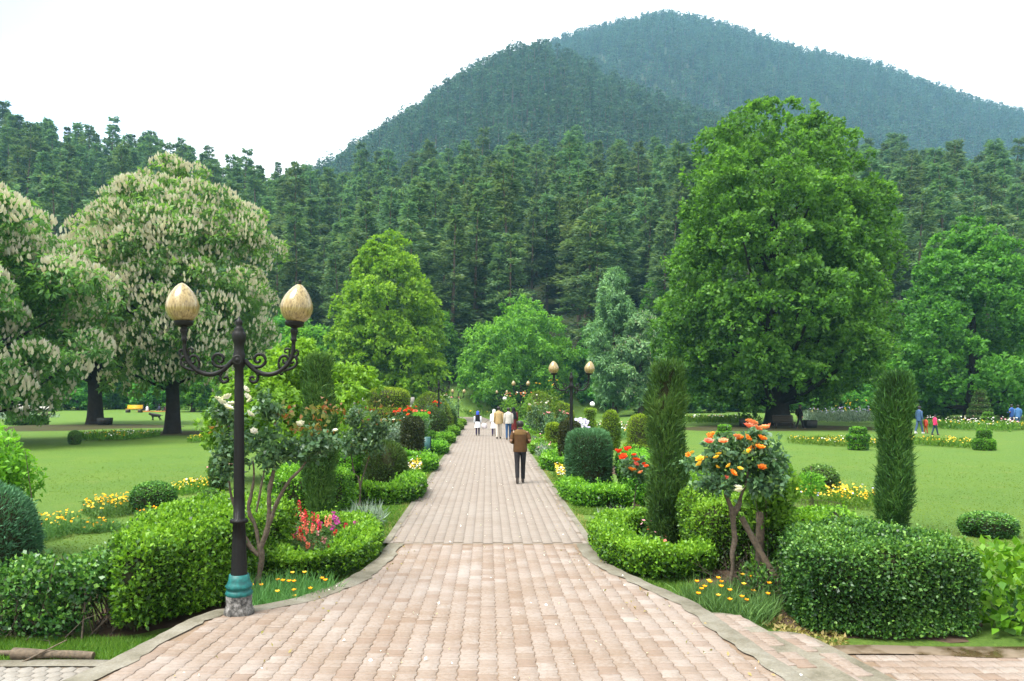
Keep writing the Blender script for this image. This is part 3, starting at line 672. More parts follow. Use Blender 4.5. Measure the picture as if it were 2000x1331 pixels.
turned('topiary_bush', 'small dark domed bush beyond the feathery dome', at(-2.75, 52), dome(.6, 1.45), 3000, .14, .04, 'juniper', 46, **nd)
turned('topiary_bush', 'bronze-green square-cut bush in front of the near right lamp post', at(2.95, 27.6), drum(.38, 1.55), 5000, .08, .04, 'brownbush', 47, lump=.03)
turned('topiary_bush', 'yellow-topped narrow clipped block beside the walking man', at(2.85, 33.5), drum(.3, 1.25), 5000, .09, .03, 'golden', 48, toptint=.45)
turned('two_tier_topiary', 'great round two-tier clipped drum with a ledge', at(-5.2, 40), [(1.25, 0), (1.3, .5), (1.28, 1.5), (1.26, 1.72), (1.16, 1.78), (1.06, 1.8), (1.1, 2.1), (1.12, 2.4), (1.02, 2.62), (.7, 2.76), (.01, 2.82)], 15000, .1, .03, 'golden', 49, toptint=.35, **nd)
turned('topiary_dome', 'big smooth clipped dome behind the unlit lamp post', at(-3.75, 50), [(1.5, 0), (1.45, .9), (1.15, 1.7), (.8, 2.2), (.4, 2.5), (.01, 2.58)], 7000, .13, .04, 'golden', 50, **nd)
turned('topiary_dome', 'big smooth clipped dome behind the rose bush by the group of walkers', at(4.1, 62), [(1.2, 0), (1.3, .9), (1.05, 1.8), (.75, 2.3), (.4, 2.6), (.01, 2.7)], 6000, .15, .045, 'golden', 51, **nd)
gt = [(.36, 0), (.4, .5), (.42, 1.0), (.38, 1.25), (.36, 1.28), (.33, 1.5), (.2, 1.72), (.01, 1.78)]
turned('golden_topiary', 'golden beehive topiary with a ledge at its foot', at(5.75, 29), [(.62, 0), (.64, .45), (.6, .62), (.46, .66), (.48, 1.0), (.45, 1.4), (.32, 1.68), (.01, 1.78)], 7000, .07, .025, 'golden', 52, 'golden topiaries', toptint=.35, **nd)
turned('golden_topiary', 'golden beehive topiary standing beside the bright lime hedge', at(5.6, 35), gt, 6000, .08, .03, 'golden', 53, 'golden topiaries', toptint=.35, **nd)
turned('golden_topiary', 'golden slim topiary with a flat round cap near the white globe lamp', at(5.4, 40.5), [(.4, 0), (.36, .6), (.27, 1.1), (.24, 1.45), (.3, 1.5), (.3, 1.66), (.25, 1.72), (.01, 1.75)], 4000, .08, .03, 'golden', 54, 'golden topiaries', toptint=.35, **nd)
gsm = turned('golden_topiary', 'small golden clipped topiary in the cluster beyond the near right lamp post', at(4.2, 54), [(.4, 0), (.42, .8), (.36, .86), (.4, 1.3), (.3, 1.75), (.01, 1.9)], 3000, .1, .035, 'golden', 55, 'golden topiary cluster', toptint=.35, **nd)
for x, y, s in ((4.9, 52, 1.05), (5.6, 55, .95), (5.3, 50, .8), (3.4, 49, .75), (3.2, 56, .9)):
    place(copy_tree(gsm), at(x, y), x, s)

# ---- low curved edging hedges
CL = [(-.95, -1.35), (-.3, -1.55), (.12, -1.15), (.22, 0), (.08, 1.2), (-.35, 1.75), (-1.0, 1.85)]
def low_hedge(label, cx, cy, side, n, L, W, seed, h=.42, w=.5, line=CL, group='low curved box hedges'):
    ln = np.array(line) * (1, 1)
    if side > 0: ln = ln * (-1, 1)
    V, T = sweep(ln, w, h)
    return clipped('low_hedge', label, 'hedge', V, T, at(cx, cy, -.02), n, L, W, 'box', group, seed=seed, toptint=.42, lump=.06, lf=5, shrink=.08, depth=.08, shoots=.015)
low_hedge('low curved box hedge ringing the snapdragons', -2.25, 12.3, -1, 22000, .055, .036, 61, .37)
low_hedge('low curved box hedge ringing the foot of a tall juniper column', 2.22, 12.5, 1, 22000, .055, .036, 62, w=.55)
low_hedge('low curved box hedge below the feathery juniper dome', -2.1, 19.4, -1, 12000, .07, .045, 63, .45, .55)
low_hedge('low curved box hedge below the blue-green juniper drum', 2.25, 19.0, 1, 12000, .07, .045, 64, .42, .5)
lfar = low_hedge('low curved box hedge below the dark bronze bushy column', -2.2, 26.2, -1, 8000, .09, .055, 65, .45)
rfar = low_hedge('low curved box hedge just past the walking man, below the bronze-green bush', 2.3, 26.6, 1, 8000, .09, .055, 66, .45)
for k in range(2, 7):
    y0 = 26.3 + 6.9 * (k - 1)
    place(copy_tree(lfar), at(-2.2, y0, -.02), 0, 1, 'low curved box hedge in the row on the unlit lamp post side')
    place(copy_tree(rfar), at(2.3, y0, -.02), 0, 1, 'low curved box hedge in the row beside the group of walkers')

# ---- ball and stepped topiaries on the lawns
bm_, bc_ = shell(*lathe(dome(.5, .8), 20), 5000, .05, .03, M['boxdark'], np.random.default_rng(70), toptint=.3)
def ballbush(label, lo, s, mk_=None):
    o = thing('ball_bush', label, 'bush', lo, 0, 'small clipped bushes on the lawn', s); obj('foliage', bm_, o, kind='stuff'); obj('twigs', bc_, o); return o
ballbush('low round clipped bush beside the orange flowers on the lawn', at_px(300, 1000), (.95, .9, .8))
ballbush('small clipped ball bush alone on the lawn near the chestnut trunk', at_px(146, 868), (.62, .62, .85))
ballbush('small ball bush on the far lawn left of the forked trunk', at_px(115, 803), (1.0, 1.0, 1.5))
ballbush('small ball bush at the foot of the narrow cone bush', at_px(411, 982), (.42, .42, .42))
ballbush('round clipped bush behind the yellow bed with the young staked tree', at_px(1600, 968), (.95, .9, .95))
ballbush('low wide clipped bush on the lawn behind the broad-leaved plant', at_px(1930, 1046), (.95, .9, .52))
ballbush('small round bush among the pale flowers beyond the golden topiaries', at(8.9, 36), (.6, .6, 1.1))
ballbush('dark ball bush beside the two-tier drum', at(-5.6, 34), (.55, .55, 1.2))
turned('cone_bush', 'narrow dark cone bush near the yellow flower patch and rose stems', at_px(426, 958), [(.2, 0), (.24, .4), (.22, .75), (.12, .95), (.01, 1.02)], 3500, .06, .016, 'juniper', 71, **nd)
def tiers(ts):
    p = []; z = 0
    for r_, h in ts: p += [(r_ * .85, z), (r_, z + h * .2), (r_, z + h * .8), (r_ * .85, z + h)]; z += h; p += [(r_ * .45, z + .02)]; z += .04
    return p + [(.01, z)]
turned('stepped_topiary', 'three-tier stepped topiary on the lawn by the right juniper column', at_px(1676, 879), tiers([(.42, .36), (.48, .3), (.36, .26)]), 5000, .06, .035, 'box', 72, 'stepped topiaries', toptint=.3, shrink=.05)
turned('stepped_topiary', 'two-tier stepped topiary on the open lawn beyond the low wide bush', at_px(1922, 880), tiers([(.44, .5), (.28, .36)]), 5000, .06, .035, 'box', 73, 'stepped topiaries', toptint=.3, shrink=.05)
turned('stepped_topiary', 'small stepped topiary just behind the orange roses', at_px(1415, 872), tiers([(.45, .4), (.38, .28), (.3, .24)]), 4000, .06, .035, 'box', 74, 'stepped topiaries', toptint=.3, shrink=.05)
turned('stepped_topiary', 'small stepped topiary at the foot of the spiral cone', at_px(1930, 837), tiers([(.55, .5), (.45, .3), (.3, .26)]), 3000, .09, .05, 'box', 75, 'stepped topiaries', toptint=.3, shrink=.05)
turned('spiral_topiary', 'tall tiered spiral cone topiary among the white flowers', at_px(1914, 834), tiers([(1.15 - .16 * i, .42) for i in range(6)]), 6000, .12, .05, 'juniper', 76, toptint=.3, shrink=.08)

# ---- grass tufts, flowers, roses
def blades(mb, P, h, w, r, lean=.35, tint=None):
    n = len(P); D = np.array([0, 0, 1.]) + r.normal(size=(n, 3)) * (lean, lean, .1); N = unit(r.normal(size=(n, 3)) * (1, 1, .2))
    s = r.uniform(.6, 1.3, n); V, F = kites(P, D, N, h * s, w, .1, .25); mb.add(V, F, np.repeat(r.random(n) if tint is None else tint, 4))
def scatter_ell(cx, cy, rx, ry, n, r, edge_=.0):
    a = r.uniform(0, 2 * pi, n); q = np.sqrt(r.random(n)) * (1 + .15 * np.sin(3 * a + edge_)); return np.column_stack([cx + np.cos(a) * q * rx, cy + np.sin(a) * q * ry])
def gpts(xy, dz=0): return np.column_stack([xy, gz(0, xy[:, 1]) + dz])
def flower_patch(label, x, y, rx, ry, h, nl, lL, lW, lmat, fl, seed, name='flower_bed', cat='flower bed', group=None, frad=.03):
    """fl: list of (petal material, number, spread of heights)"""
    r = np.random.default_rng(seed); o = thing(name, label, cat, at(x, y), 0, group); mb = MB()
    xy = scatter_ell(0, 0, rx, ry, nl, r, seed); P = np.column_stack([xy, r.random(nl) ** 1.5 * h * .75]); N = unit(np.column_stack([r.normal(size=(nl, 2)) * .5, np.ones(nl)]))
    P[:, 2] += gz(0, y + P[:, 1]) - gz(0, y)
    leafy(mb, P, N, lL, lW, r, .8, .5, .6); obj('leaves', mb.mesh('leaves', M[lmat]), o, kind='stuff')
    for m_, n, hh in fl:
        xy = scatter_ell(0, 0, rx, ry, n, r, seed); P = np.column_stack([xy, h * r.uniform(.7, 1 + hh, n) + gz(0, y + xy[:, 1]) - gz(0, y)])
        mb = MB(); discs(mb, P, np.array([0, -.35, 1.]) + r.normal(size=(n, 3)) * .45, frad * r.uniform(.7, 1.25, n), r, 5, .35); obj('blossoms', mb.mesh('blossoms', M[m_]), o, kind='stuff')
    return o
def fp(label, px, py, rxp, ryp, h, nl, fl, seed, lmat='grassb', frad=None, lL=None, **k):
    x, d = G(px, py); rx = rxp * d / FP; ry = ryp * d * d / (HC * FP); s = d / 768
    return flower_patch(label, x, d, rx, ry, h, nl, lL or max(.1, s * 4), max(.014, s * .9), lmat, fl, seed, frad=frad or max(.026, s * .8), **k)
fp('orange poppies on the lawn beside the low round clipped bush', 222, 1003, 55, 11, .32, 2600, [('poppy', 75, .25), ('yellow', 60, .1)], 81, 'poppyl')
fp('loose orange poppies on the lawn close to the juniper mound', 105, 1048, 32, 16, .36, 1400, [('poppy', 34, .3), ('yellow', 10, .1)], 82, 'poppyl')
fp('low straggling strip of orange poppies on the lawn behind the box hedge', 190, 1038, 40, 7, .18, 1300, [('poppy', 18, .2)], 83, 'poppyl')
fp('few orange poppies between the box hedge and low round bush', 290, 1018, 20, 5, .25, 500, [('poppy', 12, .2)], 84, 'poppyl')
fp('yellow flower patch on the lawn left of the narrow cone bush', 385, 955, 32, 14, .22, 1800, [('yellow', 130, .1), ('white', 20, .1)], 85)
fp('large yellow marigold bed on the lawn with the young staked tree', 1625, 978, 78, 17, .3, 4000, [('yellow', 210, .2), ('poppy', 40, .2), ('lilac', 30, .3)], 86)
fp('long yellow flower strip beside the three-tier stepped topiary', 1630, 868, 75, 6, .3, 2200, [('yellow', 90, .2), ('white', 40, .1)], 87)
fp('long yellow flower strip beside the two-tier stepped topiary', 1845, 870, 60, 6, .32, 2200, [('yellow', 95, .2), ('poppy', 15, .2)], 88)
fp('white and pink flower bed at the foot of the spiral cone', 1900, 838, 75, 5, .6, 2500, [('white', 90, .5), ('pink', 30, .4), ('yellow', 40, 0)], 89)
fp('yellow edged white flower bed near the two people in blue', 1985, 838, 30, 4, .45, 1200, [('yellow', 60, .1), ('white', 50, .3)], 90)
fp('lavender spires and yellow roses behind the plane tree bench', 1640, 824, 60, 5, 1.1, 2600, [('lilac', 120, .2), ('yellow', 50, .8)], 91, 'silver')
fp('pale flower strip along the back of the lawn beside the plane trunk', 1400, 826, 70, 4, .6, 2600, [('white', 90, .2), ('yellow', 40, .1)], 92)
fp('flower strip in the shade line under the chestnut crown', 225, 856, 75, 5, .35, 2600, [('yellow', 70, .2), ('white', 70, .2)], 93)
fp('little yellow flower patch at the foot of the chestnut trunk', 400, 861, 28, 4, .25, 800, [('yellow', 80, .2)], 94)
fp('pink flower patch behind the narrow cone bush', 432, 918, 18, 6, .18, 500, [('pink', 50, .1)], 95)
fp('yellow and white flowers in the ring beside the feathery juniper dome', 808, 935, 13, 12, .42, 900, [('yellow', 90, .3), ('white', 60, .3)], 96)
fp('yellow and white flowers at the foot of the blue-green juniper drum', 1100, 945, 14, 14, .35, 900, [('yellow', 90, .3), ('white', 50, .3), ('poppy', 20, .3)], 97)
fp('pale mixed flower border beyond the golden topiaries', 1215, 850, 65, 12, .55, 3500, [('white', 110, .3), ('pink', 40, .3), ('yellow', 30, .2)], 98, 'poppyl')
fp('wild flower strip at the end of the path', 930, 810, 50, 4, .8, 2500, [('yellow', 60, .2)], 99, 'grassb')
fp('lilac flower heads on tall stalks behind the juniper drum', 1137, 885, 9, 6, 1.35, 500, [('lilac', 90, .08), ('white', 12, .1)], 100, 'poppyl', frad=.07)
fp('pink snapdragons at the foot of the right tall juniper column', 1282, 1068, 26, 12, .28, 500, [('pink', 12, .3), ('coral', 8, .3)], 101, 'poppyl', frad=.028)
fp('silvery sword-leaved clump beside the curved hedge and path grass', 712, 1028, 34, 12, .32, 900, [], 102, 'silver', lL=.26, name='silver_clump', cat='plant')
fp('silvery trailing clump at the back of the right hedge ring', 1205, 1030, 42, 12, .22, 700, [], 103, 'silver', lL=.2, name='silver_clump', cat='plant')
fp('grey-green lavender clump beside the walking man', 1055, 885, 12, 20, .55, 1200, [('pink', 12, .3)], 104, 'silver', name='silver_clump', cat='plant')
fp('tall grey grass clump on the far lawn by the dark hedge bench', 35, 820, 35, 4, .7, 900, [], 105, 'silver', name='silver_clump', cat='plant')
# poppies in feathery foliage at the foot of the rose stems
def poppies(label, x, y, rx, ry, n, nf, seed):
    r = np.random.default_rng(seed); o = thing('poppy_clump', label, 'poppies', at(x, y)); mb = MB()
    xy = scatter_ell(0, 0, rx, ry, n, r); P = np.column_stack([xy, gz(0, y + xy[:, 1]) - gz(0, y) + r.random(n) * .12]); blades(mb, P, .27, .011, r, .5)
    obj('leaves', mb.mesh('leaves', M['poppyl']), o, kind='stuff')
    mb = MB(); xy = scatter_ell(0, 0, rx, ry, nf, r)
    for q in range(nf):
        b = np.array([xy[q, 0], xy[q, 1], float(gz(0, y + xy[q, 1]) - gz(0, y))]); h = r.uniform(.22, .42); e = b + (r.normal() * .05, r.normal() * .05, h)
        tube(mb, [b, (b + e) / 2 + r.normal(size=3) * .015, e], .003, 4, cap=False)
        f = MB(); N = unit(np.array([[r.normal() * .5, -.5, 1.]])); a_ = np.arange(5) * 1.2566 + q; D_ = np.column_stack([np.cos(a_), np.sin(a_) - .25, np.full(5, .75)]); Vk, Fk = kites(np.repeat(e[None], 5, 0), D_, np.column_stack([-np.cos(a_), -np.sin(a_), np.ones(5)]), .042, .046, .15); f.add(Vk, Fk, .5)
        obj('poppy_bloom', f.mesh('poppy_bloom', M['poppy' if q % 5 else 'yellow']), o)
    obj('flower_stalks', mb.mesh('flower_stalks', M['poppyl']), o, kind='stuff')
poppies('orange poppies in feathery leaves beside the near lamp base', -2.62, 9.75, .62, .55, 2600, 17, 111)
poppies('orange poppies in feathery leaves around the orange rose trunk', 3.05, 9.55, .6, .5, 2600, 22, 112)
# snapdragons: each spike a part
def snapdragons(label, spots, seed):
    r = np.random.default_rng(seed); x0, y0 = np.mean([s[0] for s in spots]), np.mean([s[1] for s in spots]); o = thing('snapdragon_clump', label, 'snapdragons', at(x0, y0)); mb = MB(); ms = MB()
    for x, y, h, m_ in spots:
        b = np.array([x - x0, y - y0, float(gz(0, y) - gz(0, y0))]); e = b + (r.normal() * .05, r.normal() * .05, h); tube(ms, [b, (b + e) / 2, e], .005, 5)
        k = 55; t = r.random(k) * .75; P = b + (e - b) * t[:, None] + r.normal(size=(k, 3)) * .02; leafy(mb, P, unit(r.normal(size=(k, 3)) * (1, 1, .2)), .075, .016, r, .9, .45, .3)
        f = MB(); k = 16; t = .7 + .3 * np.arange(k) / k; a = np.arange(k) * 2.4; N = np.column_stack([np.cos(a), np.sin(a), np.full(k, .25)]); P = b + (e - b) * t[:, None] + N * .014
        discs(f, P + r.normal(size=P.shape) * .008, N + r.normal(size=N.shape) * .3, .024 * (1.5 - t) / .8 * r.uniform(.7, 1.3, k), r, 5, .5); obj('flower_spike', f.mesh('flower_spike', M[m_]), o)
    obj('stalks', ms.mesh('stalks', M['poppyl']), o, kind='stuff'); obj('leaves', mb.mesh('leaves', M['poppyl']), o, kind='stuff')
def sp(px, py, d, m_): return (PX(px, d), d, PZ(py, d) - float(gz(0, d)), m_)
snapdragons('red, coral and magenta snapdragons around the tall juniper column foot', [sp(*a) for a in [(572, 985, 13.6, 'crimson'), (582, 1000, 13.4, 'coral'), (565, 1008, 13.2, 'crimson'), (596, 995, 13.5, 'crimson'), (586, 978, 13.9, 'crimson'), (575, 1030, 12.9, 'coral'), (588, 1020, 13.0, 'coral'), (600, 1030, 12.8, 'coral'), (560, 1044, 12.6, 'coral'), (578, 1042, 12.7, 'peach'), (612, 1022, 12.9, 'crimson'), (627, 1012, 13.1, 'coral'), (620, 1034, 12.6, 'pink'), (604, 1048, 12.4, 'coral'), (652, 998, 13.6, 'magenta'), (656, 1012, 13.3, 'magenta'), (648, 1022, 13.0, 'magenta'), (660, 1024, 13.2, 'magenta'), (684, 1022, 13.0, 'crimson'), (690, 1018, 13.2, 'magenta'), (672, 1046, 12.5, 'crimson'), (655, 1058, 12.2, 'coral'), (650, 1035, 12.7, 'crimson'), (665, 1036, 12.8, 'crimson'), (593, 1062, 12.1, 'coral'), (634, 1050, 12.3, 'pink')] + [(R.uniform(552, 700), R.uniform(1000, 1065), R.uniform(12.2, 13.6), ['crimson', 'coral', 'coral', 'magenta', 'crimson', 'peach'][k % 6]) for k in range(30)]], 115)

# roses
def bloom_mesh(m_, seed):
    r = np.random.default_rng(seed); mb = MB()
    for k, (n, tilt, L) in enumerate(((6, .45, .05), (6, .85, .045), (5, 1.35, .036), (3, 1.9, .025))):
        a = np.arange(n) / n * 2 * pi + k * .5; D = np.column_stack([np.cos(a), np.sin(a), np.full(n, tilt)]); P = np.zeros((n, 3)); N = np.column_stack([-np.cos(a) * tilt, -np.sin(a) * tilt, np.ones(n)])
        V, F = kites(P, D, N, L, L * 1.15, .18, -.15); mb.add(V, F, np.repeat(r.random(n), 4))
    return mb.mesh('rose_bloom', m_)
BL = {k: bloom_mesh(M[k], i) for i, k in enumerate(('white', 'orange', 'peach', 'red', 'yellow', 'pink', 'coral'))}
def rose(label, base, stems, crowns, blooms, seed, nleaf=1500, L=.075, W=.05, newleaf=(), leafm='rose', name='rose_bush', group=None, brad=1.):
    """stems: polylines with radii; crowns: ellipsoids (x,y,z,rx,ry,rz,n); blooms: (x,y,z,material,scale); newleaf: ellipsoids of young leaves. local metres"""
    r = np.random.default_rng(seed); o = thing(name, label, 'rose bush', base, 0, group); ms = MB(); mb = MB()
    for pts, rad in stems:
        L_ = resample(smooth_line(pts, 1, False), .05, False); L_ = L_ + np.column_stack([wob(L_, 14, seed), wob(L_, 14, seed + 1), L_[:, 0] * 0]) * .016
        rd = np.interp(np.linspace(0, 1, len(L_)), np.linspace(0, 1, len(rad)), rad) * (1 + .3 * wob(L_, 26, seed + 2)) * .82; tube(ms, L_, rd, 9)
    obj('stem', ms.mesh('stem', M['stem']), o)
    mt = MB()
    for cx, cy, cz, rx, ry, rz_, n in crowns:
        c = np.array([cx, cy, cz]); s = np.array([rx, ry, rz_]); ns = max(6, n // 60)
        for _ in range(ns):                                      # twigs that carry sprays of leaflets
            d = unit(r.normal(size=3) + (0, 0, .35)); e = c + d * s * r.uniform(.55, 1.05); b = c + d * s * .1 - (0, 0, rz_ * .5); tube(mt, [b, (b + e) / 2 + r.normal(size=3) * .03, e], [.006, .004, .002], 4, cap=False)
            k = n // ns; t = r.uniform(.35, 1.05, k); P = b + (e - b) * t[:, None] + r.normal(size=(k, 3)) * s * .16
            N = unit(np.column_stack([r.normal(size=(k, 2)) * .6, np.ones(k)])); leafy(mb, P, N, L, W, r, .15, -.15, .9, .42)
    obj('twig', mt.mesh('twig', M['poppyl']), o, kind='stuff'); obj('leaves', mb.mesh('leaves', M[leafm]), o, kind='stuff')
    if newleaf:
        mb = MB()
        for cx, cy, cz, rx, ry, rz_, n in newleaf:
            P = np.array([cx, cy, cz]) + r.normal(size=(n, 3)) * np.array([rx, ry, rz_]) * .5; leafy(mb, P, unit(np.column_stack([r.normal(size=(n, 2)) * .6, np.ones(n)])), L, W, r, .2, -.1, .9)
        obj('young_leaves', mb.mesh('young_leaves', M['rosenew']), o, kind='stuff', label='bronze and orange young leaves')
    for x, y, z, m_, s in blooms: obj('rose_bloom', BL[m_], o, (x, y, z), (r.uniform(-.1, .9), r.uniform(-.5, .5), r.uniform(0, 6)), s * brad)
    return o
def lp(px, py, d, b):                                        # a pixel at distance d, relative to base b
    return (PX(px, d) - b[0], d - b[1], PZ(py, d) - b[2])
b = at(PX(500, 10.1), 10.1)
q = lambda px, py, d=10.1: lp(px, py, d, b)
rose('old many-stemmed rose with white blooms behind the near lamp post', b,
     [([q(500, 1158), q(508, 1110), q(512, 1088), q(507, 1060)], [.055, .06, .055, .05]), ([q(507, 1065), q(500, 1030), q(483, 1000), q(494, 960), (q(492, 900))], [.04, .035, .03, .02, .012]),
      ([q(510, 1070), q(521, 1040), q(525, 1000), q(528, 955), q(535, 900)], [.045, .04, .035, .035, .015]), ([q(522, 1030), q(540, 985), q(560, 945), q(590, 912), q(615, 880)], [.035, .035, .025, .018, .01]),
      ([q(500, 1000), q(512, 950), q(518, 900)], [.02, .015, .01]), ([q(505, 1085), q(480, 1060), q(462, 1010), q(448, 960), q(440, 880)], [.035, .03, .028, .022, .012])],
     [(*q(445, 890), .26, .22, .45, 560), (*q(440, 810), .26, .2, .25, 260), (*q(515, 870), .28, .25, .42, 620), (*q(525, 800), .27, .2, .28, 300), (*q(585, 885), .28, .25, .2, 420), (*q(618, 865), .26, .25, .18, 380)],
     [(*q(px, py, d), 'white', s * 1.2) for px, py, d, s in [(432, 790, 9.9, 1.5), (445, 780, 9.9, 1.5), (443, 800, 9.85, 1.6), (425, 782, 10, 1.2), (452, 793, 10, 1.4), (478, 763, 10, 1.2), (481, 778, 10, 1.3), (490, 784, 10, 1.1), (486, 812, 9.85, 1.4), (495, 845, 9.85, 1.15), (582, 832, 9.9, 1.2), (588, 830, 9.9, 1.1), (655, 843, 10, .8)]], 121,
     newleaf=[(*q(625, 825), .28, .25, .28, 46), (*q(640, 800), .2, .2, .1, 22), (*q(565, 808), .12, .1, .12, 20), (*q(530, 806), .12, .1, .12, 16), (*q(440, 835), .2, .1, .2, 26), (*q(585, 840), .12, .1, .1, 16)], L=.082, W=.056)
b = at_px(703, 988)
q = lambda px, py, d=b[1]: lp(px, py, d, b)
rose('slate-green rose bush with bare legs in front of the feathery juniper dome', b, [([q(703, 990), q(704, 950), q(700, 930)], [.03, .03, .025]), ([q(700, 932), q(690, 925), q(686, 880), q(690, 850)], [.025, .022, .018, .01]), ([q(704, 950), q(715, 910), q(725, 870)], [.02, .018, .01])],
     [(*q(690, 865), .42, .4, .42, 900), (*q(725, 860), .4, .4, .4, 900), (*q(700, 820), .35, .35, .3, 500), (*q(740, 825), .3, .3, .35, 400)], [(*q(655, 843), 'white', .8), (*q(720, 868), 'coral', .7)], 122, newleaf=[(*q(735, 810), .5, .3, .4, 60), (*q(705, 870), .3, .3, .3, 20)], L=.09, W=.06)
b = at_px(1425, 1182)
q = lambda px, py, d=b[1]: lp(px, py, d, b)
rose('standard rose with clustered orange blooms on a knobbly trunk', b, [([q(1425, 1190), q(1430, 1100), q(1436, 1040), q(1430, 1000)], [.035, .034, .036, .045]), ([q(1432, 1005), q(1425, 985), q(1418, 962), q(1422, 930)], [.045, .04, .03, .012]), ([q(1434, 1000), q(1445, 985), q(1448, 965), q(1458, 945), q(1460, 900)], [.04, .035, .03, .025, .012])],
     [(*q(1410, 930), .38, .32, .27, 620), (*q(1475, 930), .4, .32, .28, 680), (*q(1515, 915), .28, .28, .32, 480), (*q(1455, 885), .5, .32, .28, 600), (*q(1392, 900), .36, .28, .25, 380), (*q(1470, 862), .3, .25, .2, 350), (*q(1390, 875), .15, .2, .15, 120), (*q(1480, 845), .12, .15, .12, 60)],
     [(*q(px, py, b[1] - .38 + .08 * (i % 4)), m_, s) for i, (px, py, m_, s) in enumerate([(1462, 836, 'coral', 1.4), (1470, 830, 'peach', 1.3), (1478, 840, 'peach', 1.3), (1463, 826, 'peach', 1.1), (1494, 838, 'peach', 1.2), (1503, 836, 'peach', 1.1), (1384, 854, 'orange', 1.0), (1392, 852, 'orange', 1.1), (1384, 866, 'coral', 1.3), (1413, 866, 'peach', 1.3), (1440, 856, 'peach', 1.2), (1446, 860, 'orange', 1.2), (1458, 858, 'orange', 1.2), (1487, 860, 'orange', 1.4), (1467, 882, 'orange', 1.4), (1478, 874, 'orange', 1.4), (1484, 878, 'orange', 1.4), (1462, 886, 'yellow', 1.2), (1368, 900, 'yellow', 1.2), (1375, 898, 'yellow', 1.1), (1368, 909, 'yellow', 1.1), (1400, 896, 'yellow', .9), (1404, 890, 'yellow', .9), (1345, 890, 'orange', .8), (1353, 886, 'yellow', .7), (1429, 926, 'orange', 1.2), (1488, 916, 'orange', 1.2), (1452, 908, 'yellow', .8), (1445, 918, 'yellow', .8), (1425, 912, 'yellow', .9), (1400, 914, 'yellow', .7), (1418, 934, 'coral', .7), (1444, 962, 'white', 1.3), (1441, 955, 'white', 1.1)])], 123, L=.08, W=.05, brad=1.25)
b = at(PX(1505, 10.6), 10.6)
loose_shrub('leafy dark green bush behind the orange standard rose', b, [(0, 0, 1.35, .36, .35, .45, 1500), (-.05, 0, .95, .3, .3, .3, 700)], 0, .09, .055, 'walnut', 124, stems=5, low=.6)
b = at_px(1240, 1000)
q = lambda px, py, d=b[1]: lp(px, py, d, b)
rose('standard rose with red and orange blooms on a thin leaning stem', b, [([q(1233, 1010), q(1238, 985), q(1243, 960), q(1243, 945)], [.018, .016, .016, .014])], [(*q(1240, 915), .4, .35, .3, 900), (*q(1260, 925), .3, .3, .25, 400)],
     [(*q(px, py, b[1] - .3), m_, s) for px, py, m_, s in [(1205, 883, 'red', 1.4), (1212, 884, 'red', 1.6), (1220, 880, 'red', 1.6), (1228, 878, 'red', 1.4), (1218, 895, 'red', 2.1), (1238, 891, 'red', 1.3), (1242, 902, 'red', 2.0), (1241, 909, 'coral', 1.6), (1234, 921, 'orange', 2.2), (1262, 913, 'red', 1.3), (1258, 908, 'red', 1.1), (1252, 925, 'peach', 1.4)]], 125, L=.085, W=.055, brad=1.2)
def rose_mound(label, x, y, w, h, m1, nb, seed, new=0, leafm='rose', m2=None, L=.1):
    r = np.random.default_rng(seed); bl = []
    for i in range(nb):
        a = r.uniform(0, 2 * pi); k = math.sqrt(r.random()); bl.append((cos(a) * k * w * .9, sin(a) * k * w * .6 - w * .25, h * (.78 + .26 * math.sqrt(max(0, 1 - k * k * .7))) + r.normal() * .05, m1 if (i % 3 or not m2) else m2, r.uniform(1.5, 2.4)))
    return rose(label, at(x, y), [([(dx, 0, 0), (dx * 1.3, 0, h * .4), (dx * 2, 0, h * .75)], [.02, .018, .008]) for dx in (-.1, .05, .15)], [(-.35 * w, 0, h * .62, w * .65, w * .6, h * .34, 700), (.35 * w, 0, h * .66, w * .65, w * .6, h * .34, 700), (0, 0, h * .35, w * .7, w * .6, h * .3, 400)], bl, seed, newleaf=[(0, 0, h * .95, w * .8, w * .5, .2, new // 2)] if new else (), L=L, W=L * .65, leafm=leafm)
rose_mound('rose bush with a mass of scarlet blooms left of the unlit lamp post', -3.7, 36.5, 1.15, 1.75, 'red', 24, 131, 0, 'rose', 'coral')
rose_mound('scarlet roses beyond the unlit lamp post', -3.3, 47, .8, 2.0, 'red', 8, 132)
rose_mound('pale green rose bush with bronze shoots behind the slate-green rose', -4.6, 26, 1.0, 1.75, 'pink', 3, 133, 70, 'walnut')
rose_mound('grey-green rose bush beside the dark bronze column', -3.9, 30.5, .95, 1.55, 'white', 3, 134, 14, 'silver')
rose_mound('broad green rose bush in front of the two-tier drum', -5.3, 31.5, 1.0, 1.6, 'peach', 2, 135, 50, 'walnut')
rose_mound('white and pink rose bush at the far end by the far left lamp post', -3.6, 62, 1.5, 2.3, 'white', 18, 136, 0, 'rose', 'pink', .14)
rose_mound('pale pink climbing rose bush beside the woman with a black scarf', 2.5, 60, 1.5, 2.5, 'peach', 26, 137, 0, 'walnut', 'white', .14)
rose_mound('tall rose bush with white blooms to the right of the walking man', 2.7, 40.5, .75, 2.1, 'white', 5, 138, 24, 'rose')
rose_mound('rose bush with pale pink blooms by the yellow-topped block', 3.3, 37.5, .7, 1.65, 'pink', 7, 139, 10, 'rose')
rose_mound('sparse yellow-green shrub on an arch behind the near right lamp post', 3.3, 44, 1.1, 3.2, 'yellow', 6, 140, 0, 'hydr')

